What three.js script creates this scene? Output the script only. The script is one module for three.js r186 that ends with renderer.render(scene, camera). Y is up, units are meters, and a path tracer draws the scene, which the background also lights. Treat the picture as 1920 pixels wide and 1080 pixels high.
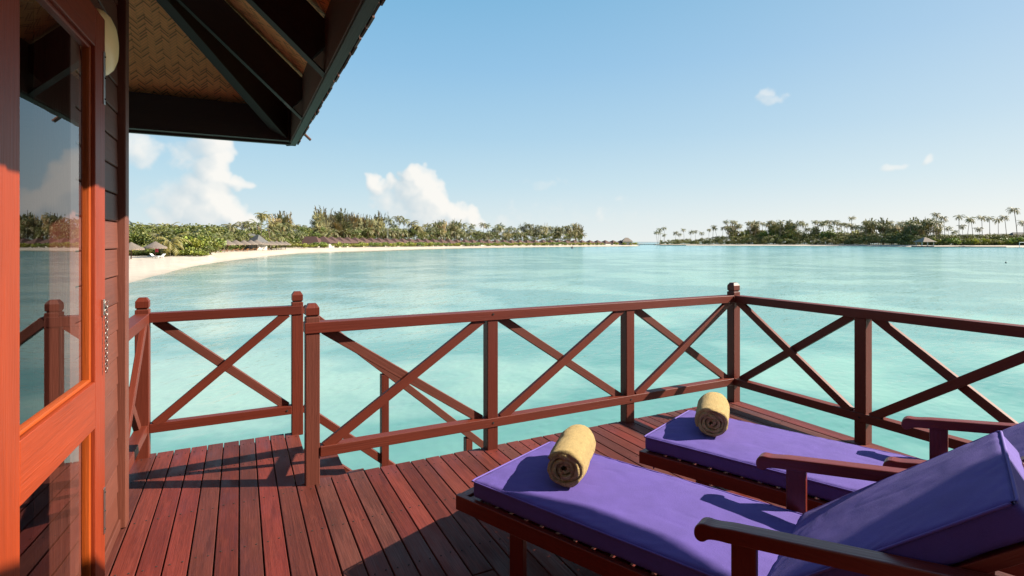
import * as THREE from 'three';
import { RoundedBoxGeometry } from 'three/addons/geometries/RoundedBoxGeometry.js';
import { mergeGeometries, mergeVertices } from 'three/addons/utils/BufferGeometryUtils.js';

// ------------------------------------------------------------------ camera, sky, sun, exposure
const scene = new THREE.Scene();
const YAW = THREE.MathUtils.degToRad(27), SA = Math.sin(YAW), CA = Math.cos(YAW), EYE = 1.53;
const camera = new THREE.PerspectiveCamera(2 * Math.atan(0.54) * 180 / Math.PI, 1920 / 1080, 0.05, 9000);
camera.position.set(0, EYE, 0);
camera.rotation.y = -YAW;
camera.setViewOffset(1920, 1080, 0, 86, 1920, 1080);   // a shift lens: the horizon lies above the middle
scene.add(camera);

const renderer = new THREE.WebGLRenderer();
renderer.toneMapping = THREE.LinearToneMapping;
const EXPOSURE = 2.7;
renderer.toneMappingExposure = EXPOSURE;
renderer.shadowMap.enabled = true;

const WATER = -1.87, EYE_OVER_WATER = EYE - WATER;
const SUN_HEADING = 115 * Math.PI / 180, SUN_ELEVATION = 34.6 * Math.PI / 180;
const sunDir = new THREE.Vector3(Math.sin(SUN_HEADING) * Math.cos(SUN_ELEVATION), Math.sin(SUN_ELEVATION), -Math.cos(SUN_HEADING) * Math.cos(SUN_ELEVATION));
const sun = new THREE.DirectionalLight(new THREE.Color().setRGB(1, 0.9, 0.76), 5);
sun.position.copy(sunDir).multiplyScalar(60);
sun.castShadow = true;
sun.shadow.camera.left = sun.shadow.camera.bottom = -14; sun.shadow.camera.right = sun.shadow.camera.top = 14; sun.shadow.camera.far = 140;
sun.shadow.mapSize.set(4096, 4096);
scene.add(sun, sun.target);

// ------------------------------------------------------------------ noise and small helpers
function rng(seed) { let s = seed >>> 0; return () => { s = (s + 0x6d2b79f5) | 0; let t = Math.imul(s ^ (s >>> 15), 1 | s); t = (t + Math.imul(t ^ (t >>> 7), 61 | t)) ^ t; return ((t ^ (t >>> 14)) >>> 0) / 4294967296; }; }
const clamp = (x, a = 0, b = 1) => Math.min(b, Math.max(a, x)), mix = (a, b, t) => a + (b - a) * t;
const smooth = (a, b, x) => { const t = clamp((x - a) / (b - a)); return t * t * (3 - 2 * t); };
const hash = (x, y, s) => { let h = Math.imul(x | 0, 374761393) ^ Math.imul(y | 0, 668265263) ^ Math.imul(s | 0, 2147483647 - 961); h = Math.imul(h ^ (h >>> 13), 1274126177); return ((h ^ (h >>> 16)) >>> 0) / 4294967296; };
function noise(x, y, px = 1e6, py = 1e6, s = 0) {       // value noise that repeats after px, py cells
  const xi = Math.floor(x), yi = Math.floor(y), fx = x - xi, fy = y - yi, u = fx * fx * (3 - 2 * fx), v = fy * fy * (3 - 2 * fy);
  const m = (a, b) => ((a % b) + b) % b, x0 = m(xi, px), x1 = m(xi + 1, px), y0 = m(yi, py), y1 = m(yi + 1, py);
  return mix(mix(hash(x0, y0, s), hash(x1, y0, s), u), mix(hash(x0, y1, s), hash(x1, y1, s), u), v);
}
function fbm(x, y, px, py, oct, s = 0) { let a = 0.5, t = 0, n = 0; for (let i = 0; i < oct; i++) { t += a * noise(x, y, px, py, s + i * 17); n += a; a *= 0.5; x *= 2; y *= 2; px *= 2; py *= 2; } return t / n; }
const lookup = (table, x) => { let i = 1; while (i < table.length - 1 && table[i][0] < x) i++; const [a, b] = [table[i - 1], table[i]], t = clamp((x - a[0]) / (b[0] - a[0])); return a.slice(1).map((v, k) => mix(v, b[k + 1], t)); };

// ------------------------------------------------------------------ the sky: clear air, aureole and cumulus clouds
function makeSky() {
  const W = 4096, H = 2048, data = new Float32Array(W * H * 4), deg = 180 / Math.PI;
  // clouds are laid out by azimuth (degrees right of north-by-camera) and elevation
  const puff = (x, y, r, a = 1, flat = 1) => { const az = Math.atan2(x - 960, 1000), el = Math.atan((454 - y) / 1000 * Math.cos(az)); return [az * deg, el * deg, r / 1000 * Math.cos(az) * deg, a, flat]; };
  const clouds = [
    [[394, 266, 36], [408, 300, 28], [388, 318, 30], [408, 332, 24], [368, 350, 30, 0.8], [396, 362, 34], [345, 388, 36, 0.8], [420, 392, 36], [388, 404, 46], [310, 416, 30, 0.7], [440, 412, 26], [340, 290, 36, 0.45], [268, 284, 36, 0.6], [240, 272, 34, 0.6], [446, 344, 14, 0.8, 2], [310, 368, 40, 0.45, 1.6], [470, 420, 22, 0.8]].map((p) => puff(...p)),
    [[778, 320, 19], [768, 330, 18], [792, 338, 25], [770, 356, 30], [806, 358, 24], [796, 380, 36], [822, 384, 20], [806, 408, 44], [842, 402, 22], [862, 408, 26], [886, 404, 18], [700, 342, 18, 0.85], [712, 352, 20, 0.8], [690, 334, 9, 0.5], [734, 346, 16, 0.75], [726, 378, 26, 0.55], [696, 374, 20, 0.45], [750, 396, 34, 0.5], [900, 416, 14, 0.6]].map((p) => puff(...p)),
    [[1438, 172, 11, 0.62, 1.6], [1424, 180, 10, 0.45, 1.9], [1444, 188, 12, 0.5, 3.2], [1400, 186, 12, 0.2, 3]].map((p) => puff(...p)),
    [[1668, 312, 12, 0.62, 2], [1682, 309, 8, 0.5, 1.6], [1739, 302, 11, 0.7, 1.5], [1726, 307, 8, 0.45, 1.6]].map((p) => puff(...p)),
    [[1016, 343, 15, 0.34, 5], [1165, 371, 8, 0.3, 2.5], [1130, 398, 10, 0.42], [1128, 408, 14, 0.36, 1.5], [1040, 404, 60, 0.3, 5], [940, 418, 18, 0.5, 1.4], [1210, 412, 22, 0.25, 2.5], [1232, 242, 22, 0.16, 3], [662, 267, 18, 0.3, 3], [1788, 397, 14, 0.3, 4]].map((p) => puff(...p)),
  ];
  const r = rng(5);                                     // fair-weather cumulus all round the horizon, as in the part in view
  for (let k = 0; k < 11; k++) {
    const az = 62 + k * 22 + r() * 10, list = [];
    for (let j = 0; j < 9; j++) list.push([az + (r() - 0.5) * 9, 1.5 + r() * r() * 7, 0.8 + r() * 1.4, 0.5 + r() * 0.5, 1 + r() * 0.6]);
    clouds.push(list);
  }
  const boxes = clouds.map((c) => [Math.min(...c.map((p) => p[0] - 1.8 * p[2] * p[4])), Math.max(...c.map((p) => p[0] + 1.8 * p[2] * p[4])), Math.min(...c.map((p) => p[1] - 2 * p[2])), Math.max(...c.map((p) => p[1] + 2 * p[2]))]);
  const field = (c, a, e) => { let d = 0, s = 0; for (const [pa, pe, pr, pw, pf] of c) { const q = Math.hypot((a - pa) / pf, e - pe) / pr; if (q < 1.5) { const v = pw * (1 - q * q / 2.25) ** 2; s += v; if (v > d) d = v; } } return d + 0.22 * (s - d); };
  const sh = Math.hypot(sunDir.x, sunDir.z);
  const table = [                                       // elevation in degrees, then linear colour as it is to be seen
    [0, 0.70, 0.81, 0.84], [2.5, 0.635, 0.785, 0.84], [6, 0.505, 0.725, 0.84], [11, 0.375, 0.63, 0.82], [18, 0.26, 0.53, 0.785], [26, 0.17, 0.445, 0.71], [45, 0.11, 0.33, 0.61], [90, 0.07, 0.24, 0.50]];
  for (let j = 0; j < H; j++) {
    const el = ((j + 0.5) / H - 0.5) * Math.PI, eld = el * deg, y = Math.sin(el), ce = Math.cos(el);
    const [br, bg, bb] = eld <= 0 ? [0.28, 0.44, 0.45] : lookup(table, eld);
    for (let i = 0; i < W; i++) {
      const o = (j * W + i) * 4, phi = ((i + 0.5) / W - 0.5) * 2 * Math.PI, x = Math.cos(phi) * ce, z = Math.sin(phi) * ce;
      let c0 = br, c1 = bg, c2 = bb;
      if (eld > 0) {
        const cosS = x * sunDir.x + y * sunDir.y + z * sunDir.z, az2 = (x * sunDir.x + z * sunDir.z) / (sh * Math.max(ce, 1e-4));
        const g = Math.exp((cosS - 1) * 3.2), low = Math.exp(-eld / 11) * clamp(az2 * 0.5 + 0.5) ** 1.5;
        c0 += 0.33 * g + 0.22 * low; c1 += 0.21 * g + 0.10 * low; c2 += 0.11 * g + 0.03 * low;
        const D = x * SA - z * CA, lat = x * CA + z * SA; let az = Math.atan2(lat, D) * deg; if (az < -60) az += 360;
        for (let k = 0; k < clouds.length; k++) {
          const b = boxes[k]; if (az < b[0] || az > b[1] || eld < b[2] || eld > b[3]) continue;
          const wx = (fbm(az * 0.7 + 9, eld * 0.7, 1e6, 1e6, 3, 3) - 0.5), wy = (fbm(az * 0.7, eld * 0.7 + 31, 1e6, 1e6, 3, 8) - 0.5);
          const bil = Math.abs(fbm(az * 1.5, eld * 1.5, 1e6, 1e6, 5, 21) - 0.5) * 2;
          const at = (a, e) => field(clouds[k], a + wx * 1.5, e + wy * 1.3) - 0.12 + 0.30 * (fbm(a * 1.15, e * 1.15, 1e6, 1e6, 5, 40) - 0.5) + 0.14 * (0.35 - bil);
          const d = at(az, eld); if (d <= 0.12) continue;
          const cover = Math.max(...clouds[k].map((p) => p[3]));
          const alpha = smooth(0.13, 0.40, d) * Math.min(1, cover) * 0.95 * mix(0.62, 0.97, smooth(0.3, 0.75, d)) * smooth(0, 2.2, eld + 0.4);
          const lit = clamp(0.62 + 1.0 * (d - at(az + 0.55, eld + 0.4)) + 0.35 * (d - at(az + 1.5, eld + 0.8)), 0, 1.1);
          c0 = mix(c0, mix(0.60, 0.96, lit), alpha); c1 = mix(c1, mix(0.70, 0.94, lit), alpha); c2 = mix(c2, mix(0.755, 0.895, lit), alpha);
        }
      }
      data[o] = c0 / EXPOSURE; data[o + 1] = c1 / EXPOSURE; data[o + 2] = c2 / EXPOSURE; data[o + 3] = 1;
    }
  }
  const t = new THREE.DataTexture(data, W, H, THREE.RGBAFormat, THREE.FloatType);
  t.mapping = THREE.EquirectangularReflectionMapping; t.magFilter = THREE.LinearFilter; t.needsUpdate = true;
  return t;
}
scene.background = scene.environment = makeSky();

// ------------------------------------------------------------------ textures
function texture(W, H, f, srgb = false) {
  const d = new Uint8Array(W * H * 4);
  for (let j = 0; j < H; j++) for (let i = 0; i < W; i++) { const c = f((i + 0.5) / W, (j + 0.5) / H), o = (j * W + i) * 4; d[o] = clamp(c[0]) * 255; d[o + 1] = clamp(c[1]) * 255; d[o + 2] = clamp(c[2]) * 255; d[o + 3] = 255; }
  const t = new THREE.DataTexture(d, W, H); t.wrapS = t.wrapT = THREE.RepeatWrapping; t.magFilter = THREE.LinearFilter; t.minFilter = THREE.LinearMipmapLinearFilter;
  if (srgb) t.colorSpace = THREE.SRGBColorSpace; t.needsUpdate = true; return t;
}
// wood: u runs along the grain (2 m), v across it (0.5 m)
const grainAt = (u, v, s) => { const w = fbm(u * 3, v * 5, 3, 5, 3, s) * 0.05; return 0.55 * fbm(u * 6, (v + w) * 70, 6, 70, 3, s + 1) + 0.3 * noise(u * 40, (v + w) * 220, 40, 220, s + 2) + 0.15 * fbm(u * 4, v * 12, 4, 12, 3, s + 5); };
const woodMap = texture(1024, 512, (u, v) => { const g = grainAt(u, v, 3), b = fbm(u * 5, v * 4, 5, 4, 4, 90); const k = 0.64 + 0.38 * g + 0.26 * (b - 0.5); return [k, k * 0.985, k * 0.97]; });
const woodBump = texture(512, 512, (u, v) => { const g = grainAt(u, v, 3); return [g, g, g]; });
const deckMap = texture(2048, 512, (u, v) => {
  const g = grainAt(u, v, 30), b = fbm(u * 6, v * 4, 6, 4, 5, 61), wear = smooth(0.56, 0.74, fbm(u * 9, v * 14, 9, 14, 4, 77));
  let k = 0.4 + 0.75 * g + 0.45 * (b - 0.5); const scr = Math.pow(1 - Math.abs(fbm(u * 14, v * 30, 14, 30, 3, 15) - 0.5) * 2, 40) * smooth(0.5, 0.62, fbm(u * 7, v * 9, 7, 9, 2, 28)); const speck = (noise(u * 460, v * 116, 460, 116, 12) > 0.955 && fbm(u * 8, v * 3, 8, 3, 3, 44) > 0.47 ? 0.6 : 0) + 0.35 * scr;
  k += wear * 0.22; return [k + speck * 0.6, k * 0.98 + wear * 0.05 + speck, k * 0.97 + wear * 0.06 + speck];
});
const deckRough = texture(512, 256, (u, v) => { const k = 0.36 + 0.5 * fbm(u * 8, v * 6, 8, 6, 4, 55) + 0.16 * (grainAt(u, v, 30) - 0.5); return [k, k, k]; });
const clothBump = texture(512, 512, (u, v) => { const k = 0.5 + 0.22 * Math.sin(u * 512 * Math.PI / 2) * Math.sin(v * 512 * Math.PI / 2) + 0.5 * (noise(u * 250, v * 250, 250, 250, 5) - 0.5); return [k, k, k]; });
const clothMap = texture(512, 512, (u, v) => { const k = 0.84 + 0.2 * (fbm(u * 5, v * 5, 5, 5, 5, 7) - 0.5) + 0.12 * (noise(u * 256, v * 256, 256, 256, 6) - 0.5); return [k, k, k * 1.01]; });
const terryBump = texture(512, 512, (u, v) => { const k = 0.65 * noise(u * 128, v * 128, 128, 128, 4) + 0.35 * noise(u * 61, v * 61, 61, 61, 9); return [k, k, k]; });
const terryMap = texture(256, 256, (u, v) => { const k = 0.78 + 0.34 * (noise(u * 64, v * 64, 64, 64, 4) - 0.5) + 0.2 * (fbm(u * 6, v * 6, 6, 6, 3, 2) - 0.5); return [k, k, k]; });
const sandMap = texture(512, 512, (u, v) => { const k = 0.88 + 0.3 * (fbm(u * 7, v * 7, 7, 7, 6, 3) - 0.5) + 0.1 * (noise(u * 200, v * 200, 200, 200, 8) - 0.5); return [k, k * 0.995, k * 0.985]; });
const thatchMap = texture(512, 512, (u, v) => { const k = 0.55 + 0.6 * fbm(u * 120, v * 8, 120, 8, 3, 5) + 0.25 * (fbm(u * 4, v * 6, 4, 6, 3, 1) - 0.5); return [k, k * 0.98, k * 0.95]; });
// woven palm mat: 2/2 herringbone of strips, some dark; one tile is 0.48 m
const mat = (u, v) => {
  const n = 32, L = 4, x = u * n, y = v * n, i = Math.floor(x), j = Math.floor(y), q = ((i - j) % 8 + 8) % 8, m = ((Math.floor((i - j) / 8) % 4) + 4) % 4, across = q < L, f = across ? y - j : x - i;
  const e = across ? (q + x - i) / L : ((q - L) + 1 - (y - j)) / L;
  return { edge: smooth(0, 0.14, f) * smooth(0, 0.14, 1 - f) * smooth(0, 0.05, e) * smooth(0, 0.05, 1 - e), f, dark: hash(across ? j : i, m, across ? 5 : 9), across };
};
const matMap = texture(1024, 1024, (u, v) => { const m = mat(u, v); const k = (0.95 + 0.1 * (m.dark - 0.5)) * mix(0.7, 1, m.edge) * (m.dark > 0.68 ? mix(0.45, 0.9, smooth(0.3, 0.6, m.f)) : 1) * (0.9 + 0.2 * fbm(u * 4, v * 4, 4, 4, 4, 3)); return [k, k * 0.97, k * 0.92]; });
const matBump = texture(512, 512, (u, v) => { const m = mat(u, v); const k = m.edge * (m.across ? 0.9 : 0.6); return [k, k, k]; });
// ripples
const waterNormal = (() => {
  const N = 1024, h = new Float32Array(N * N);
  for (let j = 0; j < N; j++) for (let i = 0; i < N; i++) { const u = i / N, v = j / N; h[j * N + i] = 1.5 * fbm(u * 9, v * 14, 9, 14, 3, 11) + 0.95 * fbm(u * 26, v * 40, 26, 40, 3, 23) + 0.36 * noise(u * 110, v * 160, 110, 160, 31); }
  const d = new Uint8Array(N * N * 4);
  for (let j = 0; j < N; j++) for (let i = 0; i < N; i++) {
    const dx = h[j * N + (i + 1) % N] - h[j * N + (i + N - 1) % N], dy = h[((j + 1) % N) * N + i] - h[((j + N - 1) % N) * N + i], s = 3.4, l = Math.hypot(dx * s, dy * s, 1), o = (j * N + i) * 4;
    d[o] = (-dx * s / l * 0.5 + 0.5) * 255; d[o + 1] = (-dy * s / l * 0.5 + 0.5) * 255; d[o + 2] = (1 / l * 0.5 + 0.5) * 255; d[o + 3] = 255;
  }
  const t = new THREE.DataTexture(d, N, N); t.wrapS = t.wrapT = THREE.RepeatWrapping; t.magFilter = THREE.LinearFilter; t.needsUpdate = true; return t;
})();
const bedMap = texture(1024, 1024, (u, v) => { const w = fbm(u * 6, v * 6, 6, 6, 3, 70); const a = fbm((u + w * 0.04) * 9, (v + w * 0.04) * 9, 9, 9, 6, 71), p = smooth(0.5, 0.6, a), l = smooth(0.5, 0.38, a); const f = fbm(u * 60, v * 60, 60, 60, 3, 72) - 0.5; return [0.76 - 0.3 * p + 0.22 * l + f * 0.16, 0.80 - 0.17 * p + 0.13 * l + f * 0.1, 0.80 - 0.16 * p + 0.09 * l + f * 0.09]; });

const lin = (r, g, b) => new THREE.Color().setRGB(r, g, b);
const std = (o) => new THREE.MeshPhysicalMaterial(o);
const wood = (r, g, b, rough = 0.5, extra = {}) => std({ color: lin(r, g, b), map: woodMap, bumpMap: woodBump, bumpScale: 0.0012, roughness: rough, ...extra });
const M = {
  rail: [wood(0.112, 0.0175, 0.008, 0.5, { specularIntensity: 0.6 }), wood(0.12, 0.021, 0.010, 0.52, { specularIntensity: 0.6 }), wood(0.10, 0.016, 0.008, 0.5, { specularIntensity: 0.6 }), wood(0.118, 0.030, 0.018, 0.6, { specularIntensity: 0.6 })],
  deck: [[0.098, 0.025, 0.018], [0.115, 0.030, 0.022], [0.084, 0.024, 0.018], [0.13, 0.03, 0.022], [0.094, 0.033, 0.026], [0.125, 0.025, 0.019], [0.088, 0.019, 0.013]].map(([r, g, b]) => std({ color: lin(r * 1.04, g * 0.84, b * 0.74), map: deckMap, bumpMap: woodBump, bumpScale: 0.0016, roughnessMap: deckRough, roughness: 0.95, specularIntensity: 0.55 })),
  door: [wood(0.262, 0.036, 0.0085, 0.45, { specularIntensity: 0.6 }), wood(0.235, 0.031, 0.008, 0.45, { specularIntensity: 0.6 }), wood(0.33, 0.058, 0.007, 0.42, { specularIntensity: 0.6 })],
  siding: [wood(0.1295, 0.03478, 0.01924, 0.55), wood(0.1184, 0.03182, 0.0185, 0.55), wood(0.1369, 0.03848, 0.0222, 0.58)],
  roofWood: wood(0.032, 0.013, 0.008, 0.6), roofWood2: wood(0.11, 0.038, 0.022, 0.6), edge: wood(0.05, 0.062, 0.053, 0.7), trim: wood(0.014, 0.016, 0.013, 0.7),
  lounger: [wood(0.15, 0.017, 0.008, 0.34), wood(0.13, 0.015, 0.008, 0.36)],
  cushion: std({ color: lin(0.094, 0.057, 0.272), map: clothMap, bumpMap: clothBump, bumpScale: 0.0009, roughness: 0.9 }),
  piping: std({ color: lin(0.10, 0.06, 0.27), roughness: 0.8 }), pipingOld: std({ color: lin(0.1258, 0.0777, 0.2886), roughness: 0.8 }),
  towel: std({ color: lin(0.70, 0.495, 0.20), map: terryMap, bumpMap: terryBump, bumpScale: 0.006, roughness: 1 }),
  mat: std({ color: lin(1.0, 0.415, 0.16), map: matMap, bumpMap: matBump, bumpScale: 0.003, roughness: 0.7 }),
  glass: std({ color: 0xffffff, roughness: 0, transmission: 1, thickness: 0, ior: 1.75 }),
  steel: std({ color: lin(0.6, 0.58, 0.55), metalness: 1, roughness: 0.32 }),
  chain: std({ color: lin(0.34, 0.31, 0.29), metalness: 1, roughness: 0.45 }),
  dark: std({ color: lin(0.012, 0.010, 0.009), roughness: 0.9 }),
  curtain: std({ color: lin(0.035, 0.045, 0.05), roughness: 0.9 }),
  lamp: std({ color: lin(0.97, 0.66, 0.34), roughness: 0.35 }),
  sand: std({ color: lin(0.4366, 0.3922, 0.3293), map: sandMap, roughness: 0.95, vertexColors: true }),
  thatch: std({ color: lin(0.148, 0.1221, 0.1036), map: thatchMap, roughness: 0.95 }), thatchPale: std({ color: lin(0.222, 0.185, 0.1554), map: thatchMap, roughness: 0.95 }),
  tileRoof: std({ color: lin(0.0777, 0.037, 0.0296), map: thatchMap, roughness: 0.85 }), greyRoof: std({ color: lin(0.1036, 0.1036, 0.1036), map: thatchMap, roughness: 0.9 }),
  plaster: std({ color: lin(0.444, 0.4144, 0.37), roughness: 0.9 }), post: wood(0.0962, 0.0444, 0.0259, 0.8), trunk: wood(0.1776, 0.1406, 0.111, 0.95), trunkDark: wood(0.0888, 0.0666, 0.0518, 0.95),
  white: std({ color: lin(0.5772, 0.5772, 0.5624), roughness: 0.5 }), teak: wood(0.3108, 0.148, 0.0592, 0.7), red: std({ color: lin(0.444, 0.037, 0.0592), roughness: 0.7 }), rock: std({ color: lin(0.0888, 0.0888, 0.0888), roughness: 0.9 }),
};
const leaf = (o = {}) => std({ color: 0xffffff, vertexColors: true, roughness: 0.6, transmission: 0.4, thickness: 0, ...o });
M.leaf = leaf(); M.needle = leaf({ roughness: 0.85, transmission: 0.2 });

const names = {};
function numbered(name) { const n = names[name] = (names[name] ?? -1) + 1; return n ? `${name}_${String(n).padStart(3, '0')}` : name; }
function tag(o, label, category, group, kind) { o.userData.label = label; if (category) o.userData.category = category; if (group) o.userData.group = group; if (kind) o.userData.kind = kind; return o; }
function thing(name, label, category, [x, y, z] = [0, 0, 0], turn = 0, group) { const o = new THREE.Group(); o.name = numbered(name); o.position.set(x, y, z); o.rotation.y = turn; scene.add(o); return tag(o, label, category, group); }
function structure(name, label) { const o = new THREE.Group(); o.name = numbered(name); o.userData = { kind: 'structure', label }; scene.add(o); return o; }
function part(name, geometry, material, parent, label) { const m = new THREE.Mesh(geometry, material); m.name = name; m.castShadow = m.receiveShadow = true; parent.add(m); if (label) m.userData.label = label; return m; }
function copyOf(src, [x, y, z], turn, scale, label, group) { const c = src.clone(); c.name = numbered(src.name.replace(/_\d{3}$/, '')); c.position.set(x, y, z); c.rotation.y = turn; if (scale) Array.isArray(scale) ? c.scale.set(...scale) : c.scale.setScalar(scale); c.userData = { ...src.userData }; if (label) c.userData.label = label; if (group) c.userData.group = group; scene.add(c); return c; }
let woodSeed = 1;
function woodUV(g, axis = 'x') {                          // uv in the wood texture's 2 m by 0.5 m, grain along the axis
  const p = g.attributes.position, n = g.attributes.normal, uv = new Float32Array(p.count * 2), s = woodSeed++, ou = hash(s, 1, 3), ov = hash(s, 2, 3);
  const A = { x: 0, y: 1, z: 2 }[axis], B = (A + 1) % 3, C = (A + 2) % 3, get = (a, i, k) => a.array[i * 3 + k];
  for (let i = 0; i < p.count; i++) { const b = Math.abs(get(n, i, B)) > Math.abs(get(n, i, C)); uv[i * 2] = get(p, i, A) / 2 + ou; uv[i * 2 + 1] = (b ? get(p, i, C) : get(p, i, B) + 0.13) / 0.5 + ov; }
  g.setAttribute('uv', new THREE.BufferAttribute(uv, 2)); return g;
}
const longest = (a) => 'xyz'[a.indexOf(Math.max(...a))];
function box(w, h, d, r = 0.004) { return woodUV(new RoundedBoxGeometry(w, h, d, 1, Math.min(r, w / 3, h / 3, d / 3)), longest([w, h, d])); }
function block(name, [x0, x1], [y0, y1], [z0, z1], m, parent, r) { const o = part(name, box(x1 - x0, y1 - y0, z1 - z0, r), m, parent); o.position.set((x0 + x1) / 2, (y0 + y1) / 2, (z0 + z1) / 2); return o; }
function beam(name, a, b, h, w, m, parent, r = 0.004, up = new THREE.Vector3(0, 1, 0)) {  // from a to b, h in the up direction, w across
  const A = new THREE.Vector3(...a), B = new THREE.Vector3(...b), x = B.clone().sub(A), L = x.length(); x.normalize();
  const z = x.clone().cross(up).normalize(), y = z.clone().cross(x), o = part(name, box(L, h, w, r), m, parent);
  o.quaternion.setFromRotationMatrix(new THREE.Matrix4().makeBasis(x, y, z)); o.position.copy(A.add(B).multiplyScalar(0.5)); return o;
}
const pick = (a, k) => a[Math.floor(hash(k, 7, 7) * a.length)];
// a place in the landscape by bearing (given as the offset on a lens of 1000) and depth
const place = (px, depth, y = 0) => { const lat = (px - 960) / 1000 * depth; return [depth * SA + lat * CA, y, -depth * CA + lat * SA]; };

// ------------------------------------------------------------------ water
{
  // distance of shallows: the lagoon turns sandy near the beaches
  const shore = [[-700, 16], [-300, 24], [0, 31], [150, 36], [238, 43], [311, 57.6], [350, 71], [402, 87], [480, 117], [558, 162], [715, 212], [900, 318], [1150, 430], [1195, 452], [1215, 2000], [1228, 2000], [1236, 560], [1575, 470], [1717, 370], [1912, 350], [2600, 300]];
  const pos = [], col = [], uv = [], idx = [], R = [], NA = 300;
  for (let r = 0.5; r < 7500; r *= 1.035) R.push(r);
  const azs = []; for (let i = 0; i < NA; i++) azs.push(-Math.PI + 2 * Math.PI * i / NA);
  const all = []; for (const a of azs) { all.push(a); if (a > -0.82 && a < 0.8) all.push(a + Math.PI / NA * 0.66, a + Math.PI / NA * 1.33); }
  all.push(Math.PI);
  R.forEach((r, j) => all.forEach((a, i) => {
    const D = r * Math.cos(a), lat = r * Math.sin(a), x = D * SA + lat * CA, z = -D * CA + lat * SA;
    pos.push(x, WATER, z); uv.push(x, -z);
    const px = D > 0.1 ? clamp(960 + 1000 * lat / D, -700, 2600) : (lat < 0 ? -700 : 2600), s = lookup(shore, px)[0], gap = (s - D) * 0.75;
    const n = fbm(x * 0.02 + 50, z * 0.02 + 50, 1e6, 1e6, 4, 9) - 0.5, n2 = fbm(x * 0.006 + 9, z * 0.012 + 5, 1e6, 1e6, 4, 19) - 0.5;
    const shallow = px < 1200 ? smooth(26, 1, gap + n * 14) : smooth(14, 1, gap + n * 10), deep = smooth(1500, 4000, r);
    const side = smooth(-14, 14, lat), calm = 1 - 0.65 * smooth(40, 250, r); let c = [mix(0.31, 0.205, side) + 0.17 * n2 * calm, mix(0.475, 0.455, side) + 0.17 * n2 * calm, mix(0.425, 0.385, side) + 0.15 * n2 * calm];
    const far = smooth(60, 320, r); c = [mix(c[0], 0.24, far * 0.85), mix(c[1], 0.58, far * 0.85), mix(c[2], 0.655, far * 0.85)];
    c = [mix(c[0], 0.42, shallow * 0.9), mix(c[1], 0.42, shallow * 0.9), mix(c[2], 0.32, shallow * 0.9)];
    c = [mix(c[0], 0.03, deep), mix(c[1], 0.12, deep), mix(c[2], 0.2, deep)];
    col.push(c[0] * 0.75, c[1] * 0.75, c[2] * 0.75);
  }));
  const W = all.length;
  for (let j = 0; j < R.length - 1; j++) for (let i = 0; i < W - 1; i++) { const a = j * W + i; idx.push(a, a + 1, a + W, a + 1, a + W + 1, a + W); }
  const g = new THREE.BufferGeometry(); g.setAttribute('position', new THREE.Float32BufferAttribute(pos, 3)); g.setAttribute('uv', new THREE.Float32BufferAttribute(uv, 2)); g.setAttribute('color', new THREE.Float32BufferAttribute(col, 3)); g.setIndex(idx); g.computeVertexNormals();
  const n = waterNormal.clone(); n.repeat.set(1 / 17, 1 / 17); n.rotation = 0.5; n.needsUpdate = true;
  const b = bedMap.clone(); b.repeat.set(1 / 47, 1 / 47); b.rotation = 0.3; b.needsUpdate = true;
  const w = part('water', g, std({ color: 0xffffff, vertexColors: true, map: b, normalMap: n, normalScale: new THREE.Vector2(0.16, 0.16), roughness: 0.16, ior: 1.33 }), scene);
  w.userData = { kind: 'structure', label: 'calm turquoise lagoon water' };
}

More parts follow.
